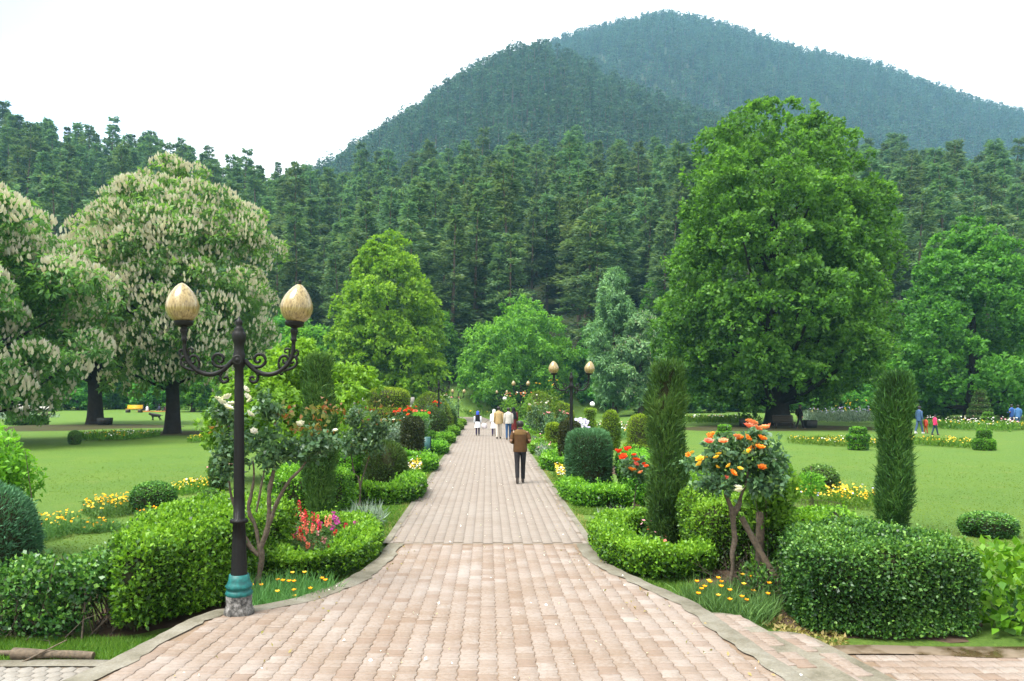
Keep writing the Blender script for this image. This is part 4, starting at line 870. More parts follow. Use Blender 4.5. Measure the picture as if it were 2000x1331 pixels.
# broad-leaved plant at the right edge of the picture
r = np.random.default_rng(150); o = thing('broad_leaved_plant', 'yellow-green broad-leaved bush beside the end of the dark privet hedge', 'bush', at(6.3, 9.3)); mb = MB()
d = unit(r.normal(size=(1100, 3)) * (1, 1, .9)); d[:, 2] = np.abs(d[:, 2]) * .9 + .02; d = unit(d); P = d * (.68, .75, 1.0) * r.uniform(.6, 1.04, (1100, 1)); leafy(mb, P, unit(d + (0, 0, .5)), .13, .08, r, .7, -.1, .5, .3 + .3 * d[:, 2], fold=.12, bend=.2)
obj('leaves', mb.mesh('leaves', M['hydr']), o, kind='stuff'); ms = MB()
for _ in range(22):
    e = unit(r.normal(size=3) * (1, 1, .3) + (0, 0, 1.2)) * r.uniform(.5, .85); tube(ms, [(0, 0, 0), e * .5 + r.normal(size=3) * .03, e], [.012, .01, .006], 5)
obj('stems', ms.mesh('stems', M['poppyl']), o, kind='stuff')
# real grass along the edges of path and beds
def grass(label, polys, n, h, seed, m_='grassb', w=.006):
    r = np.random.default_rng(seed); mb = MB()
    for (x0, x1, y0, y1), k in polys:
        xy = np.column_stack([r.uniform(x0, x1, int(n * k)), r.uniform(y0, y1, int(n * k))]); keep = wob(np.column_stack([xy, xy[:, 0] * 0]), 3.5, seed) > -.75; blades(mb, gpts(xy[keep], -.01), h, w, r, .45)
    return obj('grass', mb.mesh('grass', M[m_]), label=label, category='grass', kind='stuff')
grass('short green grass behind the log and beside the concrete border', [((-5.6, -3.7, 7.98, 8.7), 1), ((-3.6, -3.2, 8.7, 9.3), .3)], 9000, .08, 161)
grass('worn grass strip between the right border and curved hedge', [((2.1, 2.9, 9.6, 10.9), 1)], 4500, .06, 162)
grass('thin grass along the left edge of the straight path', [((-2.6, -1.84, 13, 17.6), 1), ((-2.1, -1.84, 17.6, 42), .9), ((-2.7, -1.9, 9.3, 10.6), .3)], 7000, .05, 163, w=.012)
grass('thin grass along the right edge of the straight path', [((1.88, 2.7, 13.5, 17.4), 1), ((1.88, 2.2, 17.4, 42), .9)], 7000, .05, 164, w=.012)
grass('dry yellow grass at the path edges', [((-2.0, -1.82, 13, 30), 1), ((1.84, 2.0, 13, 30), 1)], 1500, .05, 165, 'dry', .01)


def lawn_tufts(label, sgn, seed, n=34000):
    r = np.random.default_rng(seed); y = 9.8 * (44 / 9.8) ** (r.random(n) ** 1.15); x = sgn * (5.3 + r.random(n) * (y * .75 - 3)); k = (y > 12.9) | (x < -5.2) | (x > 6.4); x, y = x[k], y[k]
    fade = r.random(len(x)) < 1 - sst(20, 44, y); x, y = x[fade], y[fade]; keep = wob(np.column_stack([x, y, x * 0]), 1.1, seed) > -.9; P = gpts(np.column_stack([x, y])[keep], -.005); mb = MB(); blades(mb, P, .024, .012 + .0006 * P[:, 1], r, .6, np.clip(.72 + .25 * wob(P, .8, seed + 1) + r.normal(size=len(P)) * .2, 0, 1))
    obj('lawn_tufts', mb.mesh('lawn_tufts', M['lawnblade']), label=label, category='grass', kind='stuff')
M['lawnblade'] = leafmat('lawn_blade', [(.055, .12, .012), (.095, .18, .018), (.145, .24, .03)], .3, .6, .15)
lawn_tufts('mown grass of the left lawn behind the box hedge', -1, 171); lawn_tufts('mown grass of the right lawn behind the privet hedge', 1, 172)

# ------------------------------------------------------------------ lamp posts
def globe_mat():
    m, t = mat('amber_globe'); s = noise(t, 9, 6, 'Object', .75, (3.2, 3.2, .45)); s2 = noise(t, 26, 5, 'Object', .75, (3, 3, .3))
    c = ramp(t, s, [(.3, (.08, .05, .018)), (.42, (.22, .155, .055)), (.56, (.33, .25, .11)), (.72, (.46, .39, .24))])
    c = mixc(t, ramp(t, s2, [(.39, (.95, .95, .95)), (.47, (0, 0, 0))]), c, (.09, .06, .03))
    p = pbsdf(t, c, .3, .5); p.inputs['Coat Weight'].default_value = .3; fin(t, p.outputs[0]); return m
M['globe'] = globe_mat()
def conc_base():
    m, t = mat('chipped_lamp_base'); n = noise(t, 14, 6, 'Object', .75); p = pbsdf(t, ramp(t, n, [(.36, (.012, .012, .012)), (.5, (.08, .076, .07)), (.66, (.24, .23, .22))]), .8, .3, 0, bump(t, n, .5, .01)); fin(t, p.outputs[0]); return m
M['lampbase'] = conc_base()
def iron_mesh(name, prof, n=24, m_='iron', flute=None):
    V, T = lathe(prof, n)
    if flute:
        k = np.arange(len(V)) % n; z = V[:, 2]; on = (z > flute[0]) & (z < flute[1]); f = np.where((k % 2 == 0) & on, .8, 1.); V = V * np.column_stack([f, f, f * 0 + 1])
    return MB().add(V, T).mesh(name, M[m_], flute is None)
def scroll(mb, pts, rad=.013, n=7):
    P = smooth_line(np.array(pts, float), 2, False); P3 = np.column_stack([P[:, 0], P[:, 0] * 0, P[:, 1]]); rd = np.interp(np.linspace(0, 1, len(P3)), [0, .5, 1], np.broadcast_to(rad, (3,)) if np.ndim(rad) else [rad, rad, rad * .75]); tube(mb, P3, rd, n)
def K(cx, cy): return ((cx - 648) * .001636, (1198 - (520 + cy * .2855)) * .00573)     # enlarged-view pixel -> lamp metres
def make_lamp(label, lo):
    o = thing('lamp_post', label, 'lamp post', lo, 0, 'twin-globe lamp posts')
    obj('plinth', iron_mesh('plinth', [(.01, -.12), (.165, -.12), (.165, .03), (.15, .06), (.14, .09), (.142, .2), (.12, .22), (.01, .22)], 24, 'lampbase'), o)
    obj('painted_foot', iron_mesh('painted_foot', [(.142, .2), (.152, .22), (.14, .25), (.12, .265), (.14, .28), (.15, .305), (.13, .33), (.115, .37), (.108, .43), (.01, .43)], 24, 'teal'), o, label='foot painted patchy teal')
    p = obj('post', iron_mesh('post', [(0.0924, .36), (0.0890, .45), (0.0756, .8), (0.0672, 1.0), (.1, 1.01), (.1, 1.04), (0.0630, 1.06), (0.0605, 1.3), (0.0554, 2.0), (0.0504, 2.6), (0.0487, 2.74), (0.0644, 2.76), (0.0662, 2.9), (0.0552, 2.93), (0.0534, 2.96), (0.0570, 3.02), (0.0718, 3.05), (0.0736, 3.07), (0.0782, 3.1), (0.0718, 3.14), (0.0506, 3.165), (0.0552, 3.18), (0.0368, 3.2), (0.0313, 3.22), (0.0386, 3.245), (0.0368, 3.27), (0.0184, 3.29), (0.0046, 3.32)], 28, 'iron', (.45, 2.6)), o)
    ri = MB(); V, T = lathe([(.055, .066), (.06, .078), (.045, .082), (.03, .075), (.02, .085), (.001, .086)], 16); ri.add(np.column_stack([V[:, 0], -V[:, 2], V[:, 1] + 2.83]), T); obj('boss', ri.mesh('boss', M['iron'], True), p)
    arm = MB()
    scroll(arm, [K(690, 650), K(712, 672), K(760, 720), K(830, 746), K(900, 735), K(960, 692), K(1000, 640), K(1015, 580), K(1016, 540)], [.03, .026, .022])
    scroll(arm, [K(690, 640), K(735, 690), K(795, 693), K(832, 655), K(818, 608), K(775, 600), K(748, 630), K(762, 662), K(790, 655), K(788, 635)], .019)
    scroll(arm, [K(740, 700), K(770, 730), K(780, 765), K(762, 797), K(730, 794), K(718, 770), K(735, 756), K(750, 768)], .019)
    scroll(arm, [K(905, 735), K(925, 705), K(912, 660), K(930, 618), K(965, 610), K(985, 640), K(965, 668), K(942, 655), K(950, 638)], .016)
    scroll(arm, [K(950, 715), K(1010, 700), K(1042, 670), K(1038, 625), K(1005, 612), K(985, 640), K(1000, 668), K(1020, 655)], .016)
    scroll(arm, [K(995, 625), K(985, 595), K(995, 572), K(975, 562), K(955, 572), K(958, 592), K(972, 590)], .013)
    scroll(arm, [K(1012, 625), K(1045, 612), K(1052, 590), K(1042, 572), K(1028, 576), K(1032, 590)], .013)
    scroll(arm, [K(880, 740), K(915, 722), K(935, 745), K(945, 730)], .013)
    for s in (1, -1):
        am = arm.mesh('arm', M['iron'], True) if s == 1 else am
        a = obj('arm', am, o, (0, 0, 0), (0, 0, 0 if s == 1 else pi))
        cup = [(.02, 0), (.022, .06), (.04, .08), (.028, .1), (.034, .15), (.045, .18), (.04, .2), (.03, .21), (.05, .225), (.09, .235), (.105, .25), (.1, .265), (.108, .275), (.104, .29), (.01, .29)]
        if s == 1: cm = iron_mesh('globe_cup', cup, 20); em = iron_mesh('globe', [(.001, 0), (.085, 0), (.125, .03), (.16, .075), (.178, .13), (.182, .17), (.172, .22), (.148, .28), (.115, .335), (.075, .385), (.035, .42), (.001, .435)], 24, 'globe'); fm = iron_mesh('finial', [(.001, 0), (.02, 0), (.015, .015), (.022, .03), (.016, .045), (.001, .05)], 10)
        x = .602
        c = obj('globe_cup', cm, a, (x, 0, 2.98), (0, .05 if s == 1 else .03, 0))
        e = obj('globe', em, o, (s * (x + .015), 0, 3.262), (0, .13 if s == 1 else -.03, 0)); 
        if s == 1: obj('finial', fm, e, (0, 0, .43))
    return o
lampA = make_lamp('near black lamp post with a teal foot and big amber egg globes', (PX(467, 8.62), 8.62, float(rz(8.62)) + .012))
lampA.rotation_euler.z = radians(3)
for lab, x, y, a, skip in (('near right lamp post with amber globes behind the blue-green juniper drum', 2.9, 26.7, 4, ()), ('unlit black lamp post with both globes missing', -2.88, 45, -3, ('globe',)), ('far right lamp post with amber globes beside the group of walkers', 2.82, 66, 5, ()), ('lamp post with amber globes behind the white and pink rose bush', -3.25, 84, 2, ()), ('farthest lamp post with amber globes at the path end', 1.75, 97, -4, ())):
    place(copy_tree(lampA, None, skip), at(x, y), radians(a), 1, lab)
# low white globe lamps in the beds
def globe_lamp(label, x, y, h, r_=.2):
    o = thing('globe_lamp', label, 'garden lamp', at(x, y), 0, 'white globe garden lamps'); mb = MB(); tube(mb, [(0, 0, 0), (0, 0, h - r_ * .9)], .04, 8); V, T = lathe([(.06, h - r_ * 1.1), (.1, h - r_), (.06, h - r_ * .9)], 10); mb.add(V, T); obj('stand', mb.mesh('stand', M['iron']), o)
    obj('globe', ball(MB(), (0, 0, h), (r_, r_, r_), 20, 12).mesh('globe', M['globew'], True), o)
globe_lamp('white globe lamp on a dark stand left of the two-tier drum', PX(706, 48), 48, 2.55, .14); globe_lamp('white globe lamp above the slim golden topiary', PX(1157, 46), 46, 1.9, .15)
globe_lamp('white globe lamp beside the pale pink climbing rose bush', PX(986, 75), 75, 2.4, .2); globe_lamp('white globe lamp among the lavender spires behind the plane tree', PX(1716, 66), 66, 1.6, .24)

# ------------------------------------------------------------------ logs, posts, benches, bins, wall
r = np.random.default_rng(200)
def log(name, label, a, b, r0, r1, m_='wood', n=10, cat='log'):
    a, b = np.array(a, float), np.array(b, float); o = thing(name, label, cat, tuple(a)); P = np.linspace(a, b, n) - a; P = P + np.column_stack([wob(P + a, 5, 7), wob(P + a, 5, 8), wob(P + a, 5, 9)]) * r0 * .25
    rd = np.linspace(r0, r1, n) * (1 + .12 * wob(P + a, 9, 12)); obj('wood', tube(MB(), P, rd, 12).mesh('wood', M[m_]), o); return o
log('fallen_log', 'fallen peeled log lying on grass at the hexagon paving', (-4.95, 8.02, -.12), (-4.12, 8.0, -.16), .062, .035)
log('pole', 'thin pale pole lying behind the thick end of the log', (-6.2, 8.1, -.14), (-4.98, 8.1, -.14), .03, .03)
log('stick', 'thin crooked stick propped over the fallen log', (-4.78, 7.88, -.17), (-4.42, 8.06, .0), .012, .006, cat='stick')
log('post', 'upright weathered wooden post stump behind the leaning log', (PX(1487, 10.4), 10.4, -.2), (PX(1483, 10.4), 10.4, PZ(1000, 10.4)), .06, .055, cat='post')
log('leaning_log', 'forked grey log leaning from the twigs beside the orange rose', (PX(1548, 9.75), 9.75, -.2), (PX(1448, 10.1), 10.1, PZ(1010, 10.1)), .05, .042)
ms = MB()
for _ in range(260):
    bb = np.array([r.normal() * .22, r.normal() * .2, r.uniform(0, .2)]); d = unit(r.normal(size=3) + (0, 0, .6)); tube(ms, [bb, bb + d * r.uniform(.15, .3), bb + d * .45 + r.normal(size=3) * .12], [.004, .003, .0015], 4, cap=False)
obj('dry_twigs', ms.mesh('dry_twigs', M['stem']), None, at(PX(1475, 10.1), 10.1), label='dry grey twigs heaped under the leaning log', category='twigs', kind='stuff')
mb = MB(); nL = 700; xy = scatter_ell(3.75, 8.95, .42, .55, nL, r); N = unit(np.column_stack([r.normal(size=(nL, 2)) * .5, np.ones(nL)])); leafy(mb, gpts(xy, .02), N, .06, .03, r, 0, .05, .8)
obj('fallen_leaves', mb.mesh('fallen_leaves', M['dry']), label='dry fallen leaves on the soil by the steps', category='leaves', kind='stuff')
loose_shrub('dark undergrowth hiding the foot of the wooden post', at(PX(1478, 9.9), 9.9), [(0, 0, .25, .3, .25, .3, 900), (.3, .1, .3, .25, .25, .3, 700)], 0, .05, .03, 'boxdark', 207, stems=6, low=.02)
# young staked tree in a wire guard
b = at_px(1584, 1000); o = thing('young_tree', 'young staked tree with a leafy tuft inside a low wire guard', 'tree', b); s = b[1] / FP
ms = MB(); tube(ms, [(0, 0, -.05), (0, 0, 90 * s)], [.012, .01], 6); obj('stake', ms.mesh('stake', M['wood']), o)
ms = MB(); tube(ms, [(.04, .02, 0), (.05, .02, .3), (.03, 0, .6)], [.014, .012, .008], 6); obj('trunk', ms.mesh('trunk', M['stem']), o)
d = unit(r.normal(size=(900, 3))); mb = MB(); leafy(mb, np.array([0, 0, 55 * s]) + d * (26 * s, 24 * s, 22 * s) * r.random((900, 1)) ** .4, d, .07, .035, r); obj('crown', mb.mesh('crown', M['walnut']), o, kind='stuff')
ms = MB()
for k in range(46):
    a = k / 46 * 2 * pi; R0 = 55 * s; tube(ms, [(cos(a) * R0, sin(a) * R0, 0), (cos(a) * R0, sin(a) * R0, .2 + .02 * sin(k))], .004, 4, cap=False)
for hh in (.06, .18): tube(ms, [(cos(a) * 55 * s, sin(a) * 55 * s, hh) for a in np.linspace(0, 2 * pi, 40)], .004, 4, cap=False)
obj('wire_guard', ms.mesh('wire_guard', M['stem']), o)
M['yel'] = plain('yellow_paint', (.75, .45, .02), .5, .4, var=.15); M['dwood'] = plain('dark_wood', (.05, .04, .03), .7, .3, var=.3)
def bench(label, lo, rz_, m_, legm, L=1.9, block_legs=False):
    o = thing('bench', label, 'bench', lo, rz_)
    for k in range(4): obj('seat_slat', box(MB(), (0, -.2 + k * .12, .45), (L, .1, .04)).mesh('seat_slat', M[m_]), o)
    for k in range(4): obj('back_slat', box(MB(), (0, .26 + k * .025, .56 + k * .115), (L, .035, .1)).mesh('back_slat', M[m_]), o)
    for s in (-1, 1):
        mb = MB()
        if block_legs: box(mb, (s * (L / 2 - .2), 0, .2), (.42, .5, .42))
        else: box(mb, (s * (L / 2 - .12), -.18, .215), (.07, .07, .43)); box(mb, (s * (L / 2 - .12), .22, .215), (.07, .07, .43)); tube(mb, [(s * (L / 2 - .12), .3, .4), (s * (L / 2 - .12), .38, 1.0)], .035, 6)
        obj('leg', mb.mesh('leg', M[legm]), o)
    return o
bench('yellow slatted bench on dark block legs under the chestnut', at_px(262, 806), 0, 'yel', 'dwood', 2.0, True)
bench('dark wooden bench in the plane tree shade', at_px(1532, 838), 0, 'dwood', 'dwood', 1.5)
M['binm'] = plain('bin_paint', (.02, .09, .085), .5, .4, var=.3); M['bindark'] = plain('dark_bin', (.02, .022, .02), .6, .3, var=.3)
def bin_(label, lo, w, h, m_):
    o = thing('litter_bin', label, 'litter bin', lo); V, T = lathe([(.01, .06), (w * .62, .06), (w * .7, h * .5), (w * .72, h), (w * .62, h), (w * .55, .12), (.01, .12)], 4); V = np.column_stack([(V[:, 0] - V[:, 1]) * .7071, (V[:, 0] + V[:, 1]) * .7071, V[:, 2]])
    obj('bin_body', MB().add(V, T).mesh('bin_body', M[m_]), o); mb = MB()
    for s in (-1, 1): tube(mb, [(s * w * .55, 0, 0), (s * w * .55, 0, h * 1.05)], .02, 6)
    obj('frame', mb.mesh('frame', M['iron']), o)
bin_('green litter bin at the low hedge by the dark bronze column', at(-2.5, 31), .36, .8, 'binm'); bin_('dark litter bin in the plane tree shade by the dark figure', at_px(1582, 838), .75, .62, 'bindark'); bin_('dark litter bin beside the plane tree trunk', at_px(1452, 836), .5, .7, 'bindark'); bin_('black litter bin on the lawn beside the forked trunk', at_px(205, 832), .85, .62, 'bindark')
hd = turned('dark_shrub', 'low dark spreading shrub in the shade on the far lawn', at_px(45, 831), [(1.4, 0), (1.5, .25), (1.2, .55), (.5, .8), (.01, .85)], 3000, .16, .06, 'boxdark', 205, ell=.5, lump=.15, lf=2)
turned('box_shrub', 'small square dark shrub beside the low spreading shrub', at_px(82, 831), [(.4, 0), (.42, .5), (.38, .7), (.01, .72)], 1200, .12, .05, 'boxdark', 206)
# low wall and railing at the end of the path
mb = MB(); o = thing('low_wall', 'grey low stone wall across the end of the path', 'wall', at(-4, 124)); 
for k in range(14): obj('coping_stone', box(MB(), (-7 + k * 1.02, 0, 1.12), (1.0, .5, .16)).mesh('coping_stone', M['stone']), o)
for k in range(14): obj('stone_block', box(MB(), (-7 + k * 1.02, .05 * (k % 2), .5), (1.0, .4, 1.06)).mesh('stone_block', M['stone']), o)
o = thing('footbridge', 'pale stone footbridge half hidden beside the two-tier drum', 'footbridge', at(PX(730, 58), 58)); obj('deck', box(MB(), (0, 0, 1.5), (6, 1.2, .25)).mesh('deck', M['stone']), o); 
for k in range(7): obj('parapet_stone', box(MB(), (-2.6 + k * .88, -.5, 1.95), (.86, .2, .6)).mesh('parapet_stone', M['stone']), o)
for s in (-1, 1): obj('pier', box(MB(), (s * 2.4, 0, .6), (.6, 1.1, 1.5)).mesh('pier', M['stone']), o)
# pale boulders by the stream at the far left
def boulder(label, lo, s, seed):
    V, T = lathe([(max(sin(pi * i / 7), .01), -cos(pi * i / 7) * .7 + .35) for i in range(8)], 12); V = V * s; V = lumpy(V, out_fix(V, T), .25 * s[2], 2.2 / s[0], seed); o = thing('boulder', label, 'boulder', lo, 0, 'boulders by the stream'); obj('rock', MB().add(V, T).mesh('rock', M['stone']), o)
for i, (px, d, s) in enumerate([(8, 104, (2.2, 1.5, 1.6)), (30, 100, (1.6, 1.2, 1.3)), (55, 103, (1.3, 1, .8)), (80, 104, (1.8, 1.2, .8)), (-10, 98, (1.6, 1.4, 1.0))]): boulder('pale boulder by the stream at the edge of the far lawn', at(PX(px, d), d), s, 210 + i)

# ------------------------------------------------------------------ people
def skinned(name, V, E, rad, mats, sub=2):
    me = bpy.data.meshes.new('skel'); me.from_pydata([tuple(v) for v in V], E, []); o = bpy.data.objects.new('skel', me); COL.objects.link(o)
    m = o.modifiers.new('s', 'SKIN'); sv = me.skin_vertices[0].data
    for i, q in enumerate(rad): sv[i].radius = q if not np.isscalar(q) else (q, q); sv[i].use_root = i == 0
    m.use_smooth_shade = True; u = o.modifiers.new('u', 'SUBSURF'); u.levels = u.render_levels = sub
    dg = bpy.context.evaluated_depsgraph_get(); out = bpy.data.meshes.new_from_object(o.evaluated_get(dg)); out.name = name
    bpy.data.objects.remove(o); bpy.data.meshes.remove(me); out.materials.clear(); out.materials.append(mats); return out
def loft(mb, rings, n=14):
    """rings: (cx, cy, z, rx, ry)"""
    a = np.arange(n) / n * 2 * pi; V = np.concatenate([np.column_stack([cx + rx * np.cos(a), cy + ry * np.sin(a), np.full(n, z)]) for cx, cy, z, rx, ry in rings]); mb.add(V, grid_tris(len(rings), n)); mb.add(V[:n], [list(range(n))[::-1]]); mb.add(V[-n:], [list(range(n))])
def cloth(name, col, rough=.8): return plain(name, col, rough, .2, var=.22, scale=14, bmp=.25)
def person(label, lo, rz_, h, top, bottom, topname='jacket', botname='trousers', hem=.88, arms='down', stride=.16, hair=True, scarf=None, skirt=None, slim=1., shoes=(.05, .04, .035), pack=None, group=None, sleeves=None, flare=1.):
    o = thing('person', label, 'person', lo, rz_, group, h / 1.72)
    f = {1: stride, -1: -stride}; V = [(0, 0, .95), (0, 0, 1.12), (0, .01, 1.32), (0, .0, 1.46), (0, .015, 1.53), (0, .03, 1.6), (0, .03, 1.66)]; E = [(i, i + 1) for i in range(6)]; Rr = [(.15 * slim, .1), (.13 * slim, .095), (.15 * slim, .1), (.06, .06), (.052, .055), (.078, .098), (.07, .085)]
    def addv(p, q, par): V.append(p); Rr.append(q); E.append((par, len(V) - 1)); return len(V) - 1
    ARM = {}
    for s in (1, -1):
        if arms == 'front': el, wr = (s * .27, -.06, 1.16), (s * .16, .18, 1.12)
        elif arms == 'swing': el, wr = (s * .235, -.06 * s * -1, 1.16), (s * .245, .08 * s, .93)
        else: el, wr = (s * .22, -.03, 1.16), (s * .23, .05, .92)
        sh = (s * .175 * slim, 0, 1.42); ARM[s] = (sh, el, wr)
        a = addv(sh, .055, 2); b_ = addv(el, .042, a); c = addv(wr, .03, b_); d_ = unit(np.array(wr) - np.array(el)); p = addv(tuple(np.array(wr) + d_ * .07), (.04, .022), c)
        for k in range(4): q_ = np.array(wr) + d_ * .1 + np.array([0, (k - 1.5) * .02, 0]); i1 = addv(tuple(q_), .009, p); addv(tuple(q_ + d_ * (.045 + .01 * (k in (1, 2))) + np.array([-s * .012, .004, 0])), .0075, i1)
        i1 = addv(tuple(np.array(wr) + d_ * .05 + np.array([0, .04, 0])), .011, c); addv(tuple(np.array(wr) + d_ * .085 + np.array([-s * .01, .055, 0])), .009, i1)
        hp = addv((s * .085, 0, .9), .085, 0); kn = addv((s * .09, f[s] * .45 + .02, .5), .055, hp); back = f[s] < 0; an = addv((s * .09, f[s], .1 + (.05 if back and stride > .1 else 0)), .038, kn); addv((s * .1, f[s] + .16, .035 + (.0 if not back else .0)), (.036, .028), an)
    obj('body', skinned('body', V, E, Rr, M['skin']), o)
    mt = cloth(topname, top); mb = MB(); w = slim
    loft(mb, [(0, 0, hem - .06, .175 * w * flare, .125 * flare), (0, 0, hem, .178 * w * flare, .13 * flare), (0, 0, 1.0, .175 * w * (1 + (flare - 1) * .6), .125), (0, .0, 1.15, .172 * w, .12), (0, .005, 1.3, .19 * w, .125), (0, .0, 1.4, .2 * w, .115), (0, -.005, 1.46, .15 * w, .09), (0, 0, 1.5, .075, .075), (0, .005, 1.535, .066, .068)])
    for s in (1, -1):
        sh, el, wr = [np.array(q_) for q_ in ARM[s]]; sh = sh + (-s * .02, 0, -.02); P = smooth_line(np.array([sh, sh + (s * .04, 0, -.05), el, wr + (wr - el) * .06]), 2, False); tube(mb, P, np.interp(np.linspace(0, 1, len(P)), [0, .3, .55, 1], [.08, .072, .06, .048]), 10)
    obj(topname, mb.mesh(topname, mt, True), o)
    mb = MB(); wl = 1.0 if botname != 'salwar' else 1.35
    loft(mb, [(0, 0, .84, .13 * w, .1), (0, 0, .9, .165 * w, .115), (0, 0, 1.02, .16 * w, .112)])
    for s in (1, -1):
        P = smooth_line(np.array([(s * .08, 0, .93), (s * .088, f[s] * .1, .75), (s * .09, f[s] * .45 + .02, .5), (s * .09, f[s], .1 + (.05 if f[s] < 0 and stride > .1 else 0))]), 2, False); tube(mb, P, np.interp(np.linspace(0, 1, len(P)), [0, .25, .6, 1], [.098, .092, .068 * wl, .056 * wl]), 10)
    obj(botname, mb.mesh(botname, cloth(botname, bottom), True), o)
    sm = cloth('shoe', shoes, .5)
    for s in (1, -1):
        up = .05 if f[s] < 0 and stride > .1 else 0; m2 = MB(); loft(m2, [(s * .09, f[s] + .05, .0, .04, .13), (s * .09, f[s] + .05, .035, .045, .135), (s * .09, f[s] + .03, .07, .042, .1), (s * .09, f[s], .12 + up, .04, .05)]); obj('shoe', m2.mesh('shoe', sm, True), o)
    if hair and not scarf:
        mb = MB(); V2, T2 = lathe([(.082, -.06), (.098, 0), (.098, .05), (.085, .085), (.05, .108), (.001, .115)], 16); V2 = V2 * (1, 1.15, 1) + (0, .012, 1.635); q_ = V2[:, 1] > .07; V2[q_, 2] = np.maximum(V2[q_, 2], 1.66); mb.add(V2, T2); obj('hair', mb.mesh('hair', M['hair'], True), o)
    if scarf:
        col, zb = scarf; mb = MB(); loft(mb, [(0, -.02, zb, .2 * w + .015, .15), (0, -.02, zb + .08, .19 * w + .02, .15), (0, -.01, 1.42, .16 * w + .02, .14), (0, 0, 1.5, .1, .11), (0, .0, 1.57, .105, .125), (0, .01, 1.65, .105, .125), (0, .01, 1.715, .075, .09), (0, .01, 1.745, .02, .03)] if zb < 1.4 else [(0, 0, 1.47, .12, .12), (0, 0, 1.53, .1, .115), (0, 0, 1.6, .108, .128), (0, .01, 1.68, .1, .115), (0, .01, 1.735, .05, .06), (0, .01, 1.745, .01, .01)]); obj('head_scarf', mb.mesh('head_scarf', cloth('head_scarf', col), True), o)
    if skirt:
        col, z0 = skirt; mb = MB(); loft(mb, [(0, 0, z0, .23 * w, .18), (0, 0, z0 + .2, .205 * w, .16), (0, 0, .9, .185 * w, .14), (0, 0, .98, .172 * w, .13)]); obj('tunic_skirt', mb.mesh('tunic_skirt', cloth('tunic_skirt', col), True), o)
    if sleeves:
        mb = MB()
        for s in (1, -1):
            sh, el, wr = [np.array(q_) for q_ in ARM[s]]; P = smooth_line(np.array([sh + (s * .03, 0, -.06), el, wr]), 2, False); tube(mb, P, np.interp(np.linspace(0, 1, len(P)), [0, .5, 1], [.083, .066, .055]), 10)
        obj('sleeve', mb.mesh('sleeve', cloth('sleeve', sleeves), True), o)
    if pack:
        mb = MB(); loft(mb, [(0, -.2, 1.0, .13, .07), (0, -.21, 1.05, .15, .1), (0, -.2, 1.25, .15, .1), (0, -.19, 1.4, .12, .07), (0, -.18, 1.43, .05, .03)]); obj('backpack', mb.mesh('backpack', cloth('backpack', pack), True), o)
    return o
pm_ = person('man in a brown jacket and dark trousers walking away along the path', at(PX(1016, 21.9), 21.9, .03), radians(3), 1.74, (.085, .042, .015), (.022, .021, .024), hem=.93, arms='front', stride=.13, slim=1.12)
ym = MB(); loft(ym, [(0, 0, 1.355, .213, .126), (0, 0, 1.4, .226, .119), (0, -.005, 1.462, .172, .094), (0, 0, 1.505, .084, .079)]); obj('yoke', ym.mesh('yoke', cloth('yoke', (.13, .075, .025)), True), [c for c in pm_.children if c.name.startswith('jacket')][0])
cm_ = MB(); loft(cm_, [(0, 0, 1.485, .079, .079), (0, .005, 1.54, .074, .075)]); obj('collar', cm_.mesh('collar', cloth('collar', (.05, .03, .05)), True), [c for c in pm_.children if c.name.startswith('jacket')][0])
grp = 'group walking away on the path'
person('girl in a blue head scarf, black waistcoat and white tunic on the path', at(PX(933, 46), 46, .03), 0, 1.45, (.01, .01, .014), (.03, .02, .06), 'waistcoat', hem=.92, scarf=((.04, .08, .5), 1.45), skirt=((.75, .76, .8), .55), sleeves=(.75, .76, .8), stride=.06, group=grp)
wf = person('woman in a long white shawl and dark trousers on the path', at(PX(965, 45.5), 45.5, .03), 0, 1.56, (.75, .76, .78), (.03, .02, .06), 'tunic', hem=.9, scarf=((.8, .8, .8), .95), skirt=((.75, .76, .78), .5), stride=.07, group=grp)
person('man in a tan jacket and cream trousers in the group of walkers', at(PX(974, 42.8), 42.8, .03), 0, 1.76, (.42, .3, .14), (.6, .53, .45), hem=.86, botname='salwar', stride=.1, slim=1.1, group=grp)
person('man in a pale grey sweater and blue jeans in the group of walkers', at(PX(993, 42), 42, .03), 0, 1.72, (.5, .47, .42), (.03, .08, .18), 'sweater', 'jeans', hem=.93, stride=.09, slim=1.05, group=grp)
person('woman in a black scarf and dark red dress among the walkers', at(PX(1003, 46), 46, .03), 0, 1.68, (.12, .015, .015), (.1, .02, .02), 'tunic', hem=.9, scarf=((.008, .008, .012), 1.02), skirt=((.12, .015, .015), .35), stride=.05, group=grp)
o = thing('shopping_bag', 'white patterned bag hanging from the woman in the white shawl', 'bag', at(PX(946, 45.6), 45.6, .03 + .42)); mb = MB(); loft(mb, [(0, 0, 0, .04, .08), (0, 0, .05, .16, .1), (0, 0, .22, .17, .1), (0, 0, .32, .12, .06)]); obj('bag_body', mb.mesh('bag_body', cloth('bag', (.6, .55, .58)), True), o); obj('handle', tube(MB(), smooth_line([(0, 0, .3), (.1, 0, .42), (.22, 0, .5), (.3, 0, .52)], 2, False), .012, 6).mesh('handle', M['stem']), o)
lf = pi / 2
person('dark figure with a backpack walking in the plane tree shade', at_px(1562, 839), -lf, 1.74, (.012, .012, .014), (.012, .012, .014), 'coat', hem=.9, pack=(.01, .01, .012), arms='swing', stride=.22)
person('adult in blue clothes leading a small child across the lawn', at_px(1795, 847), -lf * .8, 1.72, (.05, .1, .2), (.05, .09, .17), 'shirt', hem=.86, stride=.2, shoes=(.6, .6, .6))
